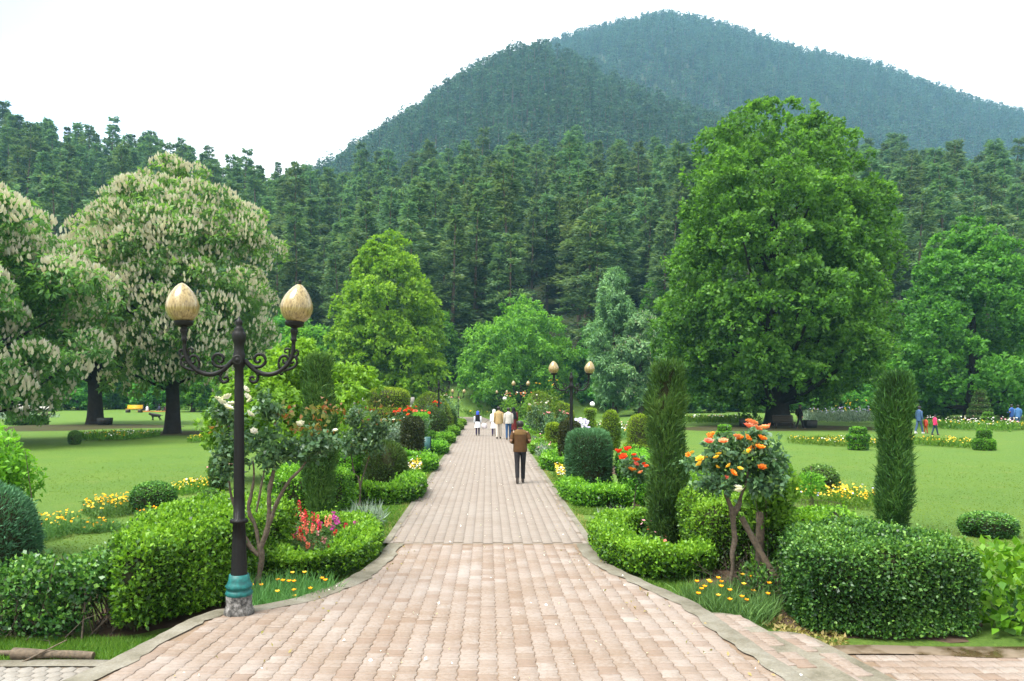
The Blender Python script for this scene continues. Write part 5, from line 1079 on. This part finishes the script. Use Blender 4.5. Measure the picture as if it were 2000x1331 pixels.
person('small child in red held by the hand of the adult in blue', at_px(1808, 847), -lf * .8, 1.0, (.45, .06, .03), (.35, .06, .02), 'shirt', hem=.86, stride=.12)
person('child in a pink top and dark leggings walking on the lawn', at_px(1826, 850), -lf, 1.22, (.65, .04, .14), (.02, .04, .07), 'top', hem=.92, stride=.2)
person('person in blue raising a hand to the face beside another in blue', at_px(1976, 836), .3, 1.7, (.03, .09, .3), (.03, .05, .12), 'shirt', hem=.88, arms='front', stride=.03)
person('person in pale blue standing beside the one raising a hand', at_px(1988, 837), -.3, 1.68, (.06, .16, .35), (.05, .1, .2), 'shirt', hem=.86, stride=.03)
# a picnic on the far lawn: people seated on an orange cloth
def sitter(label, lo, rz_, top, bottom, hair=(.015, .012, .01)):
    o = thing('person', label, 'person', lo, rz_, 'picnickers on the lawn', 1.0); V = [(0, 0, .14), (0, .02, .35), (0, .04, .52), (0, .04, .66), (0, .05, .73), (0, .06, .82), (0, .06, .88)]; E = [(i, i + 1) for i in range(6)]; Rr = [(.17, .13), (.14, .11), (.16, .11), (.055, .055), (.055, .055), (.08, .095), (.07, .08)]
    for s in (1, -1):
        n = len(V); V += [(s * .1, .05, .14), (s * .28, .38, .2), (s * .06, .45, .08), (s * .02, .55, .06)]; E += [(0, n), (n, n + 1), (n + 1, n + 2), (n + 2, n + 3)]; Rr += [.09, .065, .045, .035]
        n = len(V); V += [(s * .18, .04, .6), (s * .26, .12, .38), (s * .2, .32, .26), (s * .18, .38, .25)]; E += [(2, n), (n, n + 1), (n + 1, n + 2), (n + 2, n + 3)]; Rr += [.055, .045, .032, .035]
    obj('body', skinned('body', V, E, Rr, cloth('body_clothes', bottom), 1), o); mb = MB(); loft(mb, [(0, 0, .12, .21, .17), (0, .01, .35, .18, .14), (0, .04, .55, .2, .13), (0, .04, .65, .1, .09), (0, .045, .69, .065, .065)]); obj('shirt', mb.mesh('shirt', cloth('shirt', top), True), o)
    mb = MB(); ball(mb, (0, .045, .845), (.095, .11, .115)); obj('hair', mb.mesh('hair', M['hair'], True), o)
x0, d0 = G(300, 804)
for i, (dx, dy, a, c, lab) in enumerate([(-1.6, .3, -1.2, (.02, .02, .03), 'seated picnicker in black near the yellow bench'), (-.6, -.6, 0, (.6, .6, .62), 'seated picnicker in white on the orange cloth'), (.5, .8, 2.6, (.03, .04, .08), 'seated picnicker in navy behind the orange cloth'), (1.6, .2, 1.5, (.15, .04, .06), 'seated picnicker in dark red on the orange cloth'), (2.6, -.3, 1.3, (.3, .3, .32), 'seated picnicker in grey beside the chestnut trunk')]): sitter(lab, at(x0 + dx, d0 + dy, .03), a, c, (.03, .03, .05))
o = obj('picnic_cloth', None, None, at(x0 + .6, d0), label='orange picnic cloth spread on the far lawn', category='cloth'); mb = MB(); gxx = np.linspace(-2.6, 2.6, 14); gyy = np.linspace(-1.1, 1.1, 8); V = np.array([(a + .05 * sin(3 * c), c, .02 + .012 * sin(a * 4 + c * 3)) for c in gyy for a in gxx]); mb.add(V, [(j * 14 + i, j * 14 + i + 1, (j + 1) * 14 + i + 1, (j + 1) * 14 + i) for j in range(7) for i in range(13)]); obj('cloth_sheet', mb.mesh('cloth_sheet', cloth('picnic', (.6, .13, .03)), True), o)
# a black dog on the far lawn
V = [(0, -.3, .5), (0, 0, .5), (0, .3, .52), (0, .44, .6), (0, .55, .64), (0, .68, .6)]; E = [(i, i + 1) for i in range(5)]; Rr = [(.15, .17), (.15, .18), (.16, .21), (.11, .12), (.11, .11), (.06, .06)]
for s in (1, -1):
    n = len(V); V += [(s * .07, .3, .42), (s * .07, .28, .2), (s * .07, .3 + .1 * s, .03)]; E += [(2, n), (n, n + 1), (n + 1, n + 2)]; Rr += [.09, .055, .045]
    n = len(V); V += [(s * .07, -.28, .42), (s * .07, -.24, .27), (s * .07, -.38, .17), (s * .07, -.36 - .08 * s, .03)]; E += [(0, n), (n, n + 1), (n + 1, n + 2), (n + 2, n + 3)]; Rr += [.11, .07, .045, .045]
    n = len(V); V += [(s * .05, .52, .74)]; E += [(4, n)]; Rr += [.018]
n = len(V); V += [(0, -.42, .52), (0, -.62, .46)]; E += [(0, n), (n, n + 1)]; Rr += [.03, .015]
o = thing('dog', 'black dog walking on the lawn beside the chestnut trunk', 'dog', at_px(305, 822), pi / 2 + .2); obj('body', skinned('body', V, E, Rr, M['hair'], 1), o)

r = np.random.default_rng(900); nP = 130; yP = 6.3 * (30 / 6.3) ** r.random(nP); xP = r.uniform(-1, 1, nP) * np.where(yP > 13, 1.6, 1.5 + (13 - yP) * .18); zP = np.where(yP < 13.2, rz(yP), gz(0, yP) + .006) + .008
mb = MB(); leafy(mb, np.column_stack([xP, yP, zP]), np.tile([0, 0, 1.], (nP, 1)) + r.normal(size=(nP, 3)) * .15, .035, .026, r, 0, .12, .8); obj('fallen_petals', mb.mesh('fallen_petals', M['white']), label='pale fallen petals scattered on the brick paving', category='petals', kind='stuff')
mb = MB(); nP = 160; yP = 6.3 * (24 / 6.3) ** r.random(nP); xP = r.choice([-1, 1], nP) * np.where(yP > 13, r.uniform(1.3, 1.75, nP), r.uniform(.7, 1, nP) * (1.5 + (13 - yP) * .18)); zP = np.where(yP < 13.2, rz(yP), gz(0, yP) + .006) + .008
leafy(mb, np.column_stack([xP, yP, zP]), np.tile([0, 0, 1.], (nP, 1)) + r.normal(size=(nP, 3)) * .15, .045, .022, r, 0, .12, .8); obj('fallen_leaves', mb.mesh('fallen_leaves', M['dry']), label='dry leaves blown along the edges of the paving', category='leaves', kind='stuff')

# ------------------------------------------------------------------ broadleaf trees
def tree_parts(H, Rw, prof, z0, nl, lr, lpl, L, W, lm, seed, trunk=.4, bark='bark', spikes=0, droop=0., lean=(0, 0), squash=.75, inner=.22, out=.7, limbs=26, fork=None, topt=.12, spsize=.3, wid=.1, tuft=.24):
    r = np.random.default_rng(seed); zf = np.array([p[0] for p in prof]); rf = np.array([p[1] for p in prof])
    mb = MB(); fl = MB(); C = []
    tries = 0
    while len(C) < nl and tries < 40 * nl:
        tries += 1; t = r.random(); rad = np.interp(t, zf, rf)
        if r.random() > rad ** .8: continue
        a = r.uniform(0, 2 * pi); k = r.uniform(.78, 1.0) if r.random() > inner else math.sqrt(r.random()) * .8
        asym = 1 + wid * math.sin(2 * a + seed) + wid * math.sin(3 * a + t * 5 + seed * 2)
        q = rad * Rw * asym; l_ = lr * r.uniform(.65, 1.3) * (.6 + .4 * min(1, rad * 1.4)); q = max(0, q - l_ * .75) * k
        C.append((cos(a) * q + lean[0] * t, sin(a) * q + lean[1] * t, z0 + (H - z0 - l_ * .5) * t, l_))
    for cx, cy, cz, l_ in C:
        n = int(lpl * (l_ / lr) ** 2); nt_ = max(8, n // 15); td = unit(r.normal(size=(nt_, 3)) + (0, 0, .6)); tc_ = np.array([cx, cy, cz]) + td * (l_, l_, l_ * squash) * ((r.random((nt_, 1)) ** .4) * .5 + .55)
        w_ = r.integers(0, nt_, n); d = unit(td[w_] * .8 + r.normal(size=(n, 3)) * .7); P = tc_[w_] + d * l_ * tuft * r.random((n, 1)) ** .5; tv = r.normal(size=nt_) * .14
        tl = r.normal() * .12
        N = unit(d + (0, 0, .45)); D = d * out + r.normal(size=(n, 3)) * .5 + (0, 0, -droop); s = r.uniform(.7, 1.3, n)
        V, F = kites(P, D, unit(N + r.normal(size=(n, 3)) * .55), L * s, W * s, .2, .15)
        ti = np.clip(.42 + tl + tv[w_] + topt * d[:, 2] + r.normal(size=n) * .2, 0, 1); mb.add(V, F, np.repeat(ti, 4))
        if spikes:
            k = r.poisson(spikes * (l_ / lr) ** 2); d = unit(r.normal(size=(k, 3)) * (1, 1, .8) + (0, 0, .55)); P = np.array([cx, cy, cz]) + d * (l_, l_, l_ * squash) * 1.05
            ou = unit(np.array([[cx, cy, (cz - H * .45) * .8]]) + 1e-6); keep = (d * ou).sum(1) > -.1; P, d = P[keep], d[keep]; k = len(P)
            for j in range(2):                                     # two crossed blades make one upright candle
                A = unit(np.column_stack([np.full(k, cos(j * 1.6 - .8)), np.full(k, -1.), np.zeros(k)])); D = unit(d * .35 + (0, 0, 1.)); V, F = kites(P + A * spsize * .06, D, A, spsize * r.uniform(.6, 1.2, k), spsize * .44, .15); fl.add(V, F, np.repeat(r.random(k), 4))
    tr = MB(); zt = H * .82; pts = [(0, 0, -.3), (0, 0, .15), (0, 0, .8), (lean[0] * .1, lean[1] * .1, z0 + 1), (lean[0] * .4, lean[1] * .4, H * .45), (lean[0] * .8, lean[1] * .8, zt)]
    P = smooth_line(np.array(pts, float), 1, False); P[:, 0] += .25 * trunk * wob(P, .8, seed); rd = np.interp(P[:, 2], [-.3, .2, 1.2, z0 + 1, H * .45, zt], [trunk * 1.6, trunk * 1.3, trunk, trunk * .85, trunk * .5, trunk * .12]); tube(tr, P, rd, 14)
    ks = sorted(C, key=lambda c: -c[3])[:limbs]
    for cx, cy, cz, l_ in ks:
        zb = max(z0 * .8, cz - math.hypot(cx, cy) * r.uniform(.5, .9)); zb = min(zb, cz); b = np.array([lean[0] * zb / H, lean[1] * zb / H, zb]); e = np.array([cx, cy, cz]); mid = (b + e) / 2 + (0, 0, -.06 * np.linalg.norm(e - b)); r0 = trunk * .3 * (1 - .6 * zb / H); tube(tr, smooth_line([b, mid, e], 1, False), np.linspace(r0, r0 * .2, 6)[:len(smooth_line([b, mid, e], 1, False))] if False else np.linspace(r0, r0 * .2, len(smooth_line([b, mid, e], 1, False))), 6, cap=False)
    for pts_, r0, r1 in (fork or []): P = smooth_line(np.array(pts_, float), 2, False); tube(tr, P, np.linspace(r0, r1, len(P)), 10)
    return mb.mesh('crown', M[lm]), tr.mesh('trunk', M[bark], True), (fl.mesh('blossoms', M['blossom']) if spikes else None)
def tree(label, lo, parts, name='tree', group=None, rz_=0, scale=1):
    o = thing(name, label, 'tree', lo, rz_, group, scale); obj('crown', parts[0], o, kind='stuff'); obj('trunk', parts[1], o)
    if parts[2]: obj('blossoms', parts[2], o, kind='stuff', label='upright pale pink blossom candles')
    return o
def gat(x, y): return (x, y, gh(x, y))
# crowns as profiles: (height fraction, radius fraction)
TALL = [(0, .5), (.06, .88), (.2, 1), (.45, .98), (.6, .95), (.74, .83), (.86, .66), (.94, .45), (1, .12)]
DOME = [(0, .55), (.12, .85), (.3, 1), (.5, .97), (.7, .8), (.85, .55), (.95, .3), (1, .08)]
CONE = [(0, .8), (.1, .98), (.25, 1), (.45, .88), (.62, .72), (.78, .58), (.9, .36), (1, .1)]
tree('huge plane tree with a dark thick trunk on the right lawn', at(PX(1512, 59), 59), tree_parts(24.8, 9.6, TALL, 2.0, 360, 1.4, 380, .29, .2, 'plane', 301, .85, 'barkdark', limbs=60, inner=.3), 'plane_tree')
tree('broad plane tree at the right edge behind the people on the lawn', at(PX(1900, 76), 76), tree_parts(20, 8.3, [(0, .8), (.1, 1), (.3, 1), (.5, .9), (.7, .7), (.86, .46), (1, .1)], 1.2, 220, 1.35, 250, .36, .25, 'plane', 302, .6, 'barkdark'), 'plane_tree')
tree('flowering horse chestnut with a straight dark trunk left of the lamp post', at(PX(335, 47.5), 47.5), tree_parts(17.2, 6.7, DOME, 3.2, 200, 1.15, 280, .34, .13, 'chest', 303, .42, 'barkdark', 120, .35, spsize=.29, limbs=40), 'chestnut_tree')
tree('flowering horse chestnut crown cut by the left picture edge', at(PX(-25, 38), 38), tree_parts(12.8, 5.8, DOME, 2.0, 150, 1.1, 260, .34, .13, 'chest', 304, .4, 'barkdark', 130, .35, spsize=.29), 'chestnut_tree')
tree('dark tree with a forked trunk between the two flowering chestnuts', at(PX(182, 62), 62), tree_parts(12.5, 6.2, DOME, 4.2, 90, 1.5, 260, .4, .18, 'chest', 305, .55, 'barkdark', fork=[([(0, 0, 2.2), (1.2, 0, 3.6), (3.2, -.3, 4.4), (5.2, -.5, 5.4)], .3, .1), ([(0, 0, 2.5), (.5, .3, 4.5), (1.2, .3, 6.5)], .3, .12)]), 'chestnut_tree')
tree('yellow-green pointed plane tree left of the path end', at(PX(757, 90), 90), tree_parts(22.2, 7.4, [(0, .88), (.1, 1), (.35, 1), (.52, .96), (.67, .85), (.8, .67), (.91, .44), (1, .1)], 1.0, 230, 1.35, 240, .4, .28, 'planelit', 306, .5, 'barkdark'), 'plane_tree')
tree('broad walnut tree with rounded boughs behind the path end', at(PX(1010, 112), 112), tree_parts(17.5, 10.4, [(0, .7), (.15, .95), (.35, 1), (.55, .92), (.75, .72), (.9, .4), (1, .15)], 2.0, 120, 2.1, 330, .5, .24, 'walnut', 307, .5, 'barkdark', droop=.2, squash=.6, inner=.4), 'walnut_tree')
tree('grey-green willowy tree between the walnut and the plane tree', at(PX(1200, 100), 100), tree_parts(19.5, 3.6, [(0, .6), (.2, .95), (.45, 1), (.7, .75), (.85, .5), (1, .12)], 2.5, 80, 1.2, 330, .55, .14, 'willow', 308, .35, 'bark', droop=.5, squash=1.1), 'willow_tree')
tree('pale flowering chestnut half hidden by the huge plane tree', at(PX(1252, 98), 98), tree_parts(13.5, 4.0, DOME, 2.5, 60, 1.3, 240, .5, .2, 'willow', 309, .35, 'bark', 14, .3, spsize=.3), 'chestnut_tree')
tree('bright layered shrub tree with pale trunk behind the near lamp post', at(PX(590, 22.5), 22.5), tree_parts(4.25, 2.55, [(0, .9), (.2, 1), (.45, .98), (.65, .85), (.82, .6), (1, .2)], 1.0, 110, .52, 210, .15, .09, 'lime', 310, .11, 'bark', droop=.25, squash=.42, inner=.45, limbs=40), 'shrub_tree')
P_, C_ = [], []
gen = [tree_parts(13, 5, DOME, 1.0, 60, 1.5, 260, .5, .3, 'plane', 320, .35), tree_parts(12, 4.6, CONE, .8, 60, 1.4, 260, .5, .26, 'walnut', 321, .35), tree_parts(5, 3.6, [(0, .9), (.3, 1), (.6, .85), (.85, .5), (1, .15)], .2, 46, 1.0, 200, .4, .24, 'plane', 322, .18)]
bk = [(600, 108, 1, 1.15, 'round green tree behind the amber globe of the near lamp post'), (560, 118, 0, 1.2, 'dark round tree behind the right amber globe of the near lamp'), (690, 112, 0, .9, 'dark tree hidden behind the yellow-green plane tree'), (470, 100, 1, .8, 'small green tree behind the large flowering chestnut'), (60, 112, 1, .8, 'pale green tree behind the stream boulders'), (230, 120, 0, 1.0, 'dark tree seen through the gap between the chestnut trunks'), (377, 104, 1, .75, 'small tree with a bare trunk behind the black dog'), (860, 118, 0, .8, 'dark low tree between yellow-green plane and walnut'), (1170, 116, 0, .75, 'dark low tree behind the willowy tree foot'), (1310, 100, 0, .8, 'dark tree left behind the huge plane tree'), (1440, 104, 0, .8, 'dark tree behind the plane tree bench'), (1640, 100, 0, .8, 'dark tree behind the lavender spires'), (1760, 96, 1, .8, 'dark tree between the two plane trees'), (1830, 104, 0, 1.0, 'dark tree behind the spiral cone'), (2010, 92, 0, .9, 'dark tree behind the two people in blue'), (1300, 128, 1, 1.1, 'light green tree peeping left of the huge plane crown')]
for px, d, k, s, lab in bk: tree(lab, gat(PX(px, d), d), gen[k], 'broadleaf_tree', 'trees along the foot of the hill', px * .37, s)
for i, (px, d, s) in enumerate([(890, 122, .9), (960, 130, .9), (1040, 124, 1), (1110, 118, 1), (1180, 110, 1), (1240, 112, 1.1), (1290, 104, 1), (1360, 98, .9), (1500, 100, .9), (1590, 98, .8), (1700, 92, .8), (1790, 90, .9), (1860, 92, 1), (1940, 90, 1), (640, 100, 1), (560, 96, .8), (480, 108, 1), (300, 116, 1), (420, 118, .9), (150, 114, 1), (30, 118, 1), (820, 104, .8), (1810, 78, .6), (1955, 82, .6)]):
    tree('dark leafy bush in the hedge-like belt at the foot of the hill', gat(PX(px, d), d), gen[2], 'background_bush', 'bush belt at the foot of the hill', i * 1.3, (s * 1.1, s, s * (.75 + .2 * (i % 3))))

# ------------------------------------------------------------------ pines
def pine_mesh(name, H, Rw, seed, nb, sp, L, W, lm, zlow=.16, trunk=.28, nside=7, e=.55, gap=.12):
    r = np.random.default_rng(seed); mb = MB(); bow = r.normal(size=2) * .02 * H
    for i in range(nb):
        t = zlow + (1 - zlow) * (i + r.random()) / nb; t = min(t, .97); a = i * 2.4 + r.normal() * .5
        if r.random() < gap: continue
        ln = max(.4, Rw * ((1 - t) ** e) * r.uniform(.45, 1.15) * min(1, .5 + (t - zlow) * 3.) * 1.15); up = r.uniform(-.2, .25) + .4 * t * t
        d = np.array([cos(a), sin(a), 0]); b = np.array([bow[0] * t * t, bow[1] * t * t, t * H]); tb = r.normal() * .13
        k = max(4, int(sp * (ln / Rw + .2))); u = r.uniform(.15, 1.02, k) ** .8; P = b + d * (ln * u)[:, None] + np.array([0, 0, 1.]) * (ln * (up * u - .25 * u * u))[:, None]
        side = np.array([-d[1], d[0], 0]); sd = r.normal(size=k) * .26 * ln * (1.1 - u * .6); P = P + side * sd[:, None] + r.normal(size=(k, 3)) * (.15, .15, .2)
        D = d + side * (np.sign(sd) * .7)[:, None] + np.column_stack([r.normal(size=(k, 2)) * .4, r.normal(size=k) * .3 + .15]); N = np.array([0, 0, 1.]) + r.normal(size=(k, 3)) * .55; s = r.uniform(.6, 1.3, k)
        V, F = kites(P, D, N, L * s, W * s, .15, .12); mb.add(V, F, np.repeat(np.clip(.36 + .22 * u + tb + r.normal(size=k) * .1, 0, 1), 4))
    tr = MB(); P = np.array([(0, 0, -1.), (0, 0, H * .3), (bow[0] * .5, bow[1] * .5, H * .7), (bow[0], bow[1], H * .98)]); tube(tr, P, [trunk * 1.2, trunk, trunk * .55, .03], nside)
    return mb, tr
PV_ = []
for i in range(9):
    H = [21, 23, 18, 22, 20, 25, 16, 19, 23][i]; a, b = pine_mesh('pine', H, [4.4, 4.0, 4.9, 3.4, 5.2, 4.3, 4.4, 5.0, 3.8][i], 400 + i, [80, 70, 80, 90, 72, 76, 70, 64, 84][i], 82, .85, .27, 'pine', [.1, .3, .06, .16, .1, .38, .05, .22, .12][i], e=[.6, .52, .65, .75, .55, .48, .62, .5, .7][i], gap=[.06, .18, .05, .06, .12, .2, .06, .2, .08][i])
    PV_.append((a.mesh('crown', M['pine']), b.mesh('trunk', M['pinebark'], True), a, b))
r = np.random.default_rng(500)
def pts_on(xr, yr, step, fn):
    out = []
    y = yr[0]
    while y < yr[1]:
        x = xr[0](y)
        while x < xr[1](y):
            X, Y = x + r.uniform(-.48, .48) * step, y + r.uniform(-.48, .48) * step
            if fn(X, Y): out.append((X, Y))
            x += step
        y += step * .9
    return np.array(out)
def infov(X, Y, m=.05): u = X / Y * FP + VX; return -2000 * m < u < 2000 * (1 + m)
FP_ = pts_on((lambda y: -.78 * y, lambda y: .85 * y), (122, 282), 6.4, lambda X, Y: gh(X, Y) > 1.5)
FP_ = FP_[np.argsort(FP_[:, 1] + r.uniform(-6, 6, len(FP_)))]
# leave the clearings the photograph shows above the walnut tree
pxs = VX + FP_[:, 0] / FP_[:, 1] * FP
clear = (np.abs(pxs - 1080) < 50) & (FP_[:, 1] < 140) | (r.random(len(FP_)) < .1)
FP_ = FP_[~clear]; pxs = VX + FP_[:, 0] / FP_[:, 1] * FP
inv = (pxs > -30) & (pxs < 2030)
near_i = np.where(inv)[0][:300]; isn = np.zeros(len(FP_), bool); isn[near_i] = True
for i in near_i:
    x, y = FP_[i]; k = int(r.integers(9)); s = r.uniform(.85, 1.25)
    o = thing('pine_tree', 'tall conifer standing on the lower forest slope', 'pine tree', (x, y, gh(x, y) - .3), r.uniform(0, 6.28), 'conifers on the lower forest slope', (s * r.uniform(.9, 1.1), s * r.uniform(.9, 1.1), s)); obj('crown', PV_[k][0], o, kind='stuff'); obj('trunk', PV_[k][1], o)
# the rest of the forest cannot be told apart tree by tree
hid = bpy.data.collections.new('tree_kinds'); hid2 = bpy.data.collections.new('far_tree_kinds')
def kind(col, name, mbs, mats):
    m = MB()
    for j, q in enumerate(mbs):
        for V, T_ in zip(q.V, q.T): pass
        off = m.n; m.V += q.V; m.T += q.T; m.n += q.n
        for (k, _), fs in q.F.items(): m.F.setdefault((k, j), []).extend([f + off for f in fs])
    o = bpy.data.objects.new(name, m.mesh(name, mats)); col.objects.link(o)
for i, (a, b, mc, mt) in enumerate(PV_): kind(hid, f'conifer_kind_{i}', (mc, mt), [M['pine'], M['pinebark']])
for i in range(5):
    a, b = pine_mesh('far', [18, 20, 17, 19, 16][i], [4.0, 3.6, 4.4, 3.8, 4.4][i], 450 + i, 40, 16, 1.6, .75, 'pinefar', .08, .3, 4, [.55, .45, .6, .4, .5][i]); kind(hid2, f'far_conifer_kind_{i}', (a, b), [M['pinefar'], M['pinebark']])
def forest(name, label, P, col, nk, smin, smax, seed):
    rg = np.random.default_rng(seed); n = len(P); z = ground_h(P[:, 0], P[:, 1]) - .4; me = bpy.data.meshes.new(name); me.from_pydata([tuple(p) for p in np.column_stack([P, z])], [], [])
    for nm, ty, v in (('spin', 'FLOAT', rg.uniform(0, 6.28, n)), ('size', 'FLOAT', rg.uniform(smin, smax, n)), ('pick', 'INT', rg.integers(0, nk, n))):
        a = me.attributes.new(nm, ty, 'POINT'); a.data.foreach_set('value', v.astype(np.float32 if ty == 'FLOAT' else np.int32))
    o = obj(name, me, label=label, category='forest', kind='stuff'); g = bpy.data.node_groups.new(name, 'GeometryNodeTree')
    g.interface.new_socket('Geometry', in_out='INPUT', socket_type='NodeSocketGeometry'); g.interface.new_socket('Geometry', in_out='OUTPUT', socket_type='NodeSocketGeometry')
    gi = g.nodes.new('NodeGroupInput'); go = g.nodes.new('NodeGroupOutput'); ip = g.nodes.new('GeometryNodeInstanceOnPoints'); ci = g.nodes.new('GeometryNodeCollectionInfo'); ci.inputs['Collection'].default_value = col; ci.inputs['Separate Children'].default_value = True; ci.inputs['Reset Children'].default_value = True
    def attr(nm, ty): n_ = g.nodes.new('GeometryNodeInputNamedAttribute'); n_.data_type = ty; n_.inputs['Name'].default_value = nm; return n_.outputs['Attribute']
    cx = g.nodes.new('ShaderNodeCombineXYZ'); er = g.nodes.new('FunctionNodeEulerToRotation')
    L = g.links.new; L(gi.outputs[0], ip.inputs['Points']); L(ci.outputs[0], ip.inputs['Instance']); ip.inputs['Pick Instance'].default_value = True; L(attr('pick', 'INT'), ip.inputs['Instance Index']); L(attr('spin', 'FLOAT'), cx.inputs['Z']); L(cx.outputs[0], er.inputs[0]); L(er.outputs[0], ip.inputs['Rotation']); L(attr('size', 'FLOAT'), ip.inputs['Scale']); L(ip.outputs[0], go.inputs[0])
    o.modifiers.new('trees', 'NODES').node_group = g; return o
forest('slope_forest', 'dense conifer forest climbing the lower slope behind the garden', FP_[~isn], hid, 9, .85, 1.2, 601)
PB = pts_on((lambda y: -.5 * y, lambda y: .8 * y), (330, 722), 8.0, lambda X, Y: infov(X, Y, .12))
pr = ground_h(PB[:, 0], PB[:, 1]); forest('hill_forest', 'blue-green conifer forest covering the middle hill', PB, hid2, 5, .6, 1.25, 602)
PC = pts_on((lambda y: -.2 * y, lambda y: .78 * y), (640, 1275), 10.0, lambda X, Y: infov(X, Y, .06)); forest('summit_forest', 'hazy blue conifer forest covering the high summit hill', PC, hid2, 5, .65, 1.35, 603)

# ------------------------------------------------------------------ the air
mb = MB(); box(mb, (0, 690, 330), (2900, 1420, 672)); hz_ = obj('haze', mb.mesh('haze', None), kind='stuff', label='thin blue mountain haze over the valley', category='haze')
m, t = mat('haze_air'); pv = nn(t, 'ShaderNodeVolumePrincipled'); pv.inputs['Color'].default_value = (.36, .7, 1, 1); pv.inputs['Density'].default_value = .0002; pv.inputs['Anisotropy'].default_value = .1
oo = nn(t, 'ShaderNodeOutputMaterial'); t.links.new(pv.outputs[0], oo.inputs['Volume']); hz_.data.materials.clear(); hz_.data.materials.append(m)
print('TRIS', NTRI)
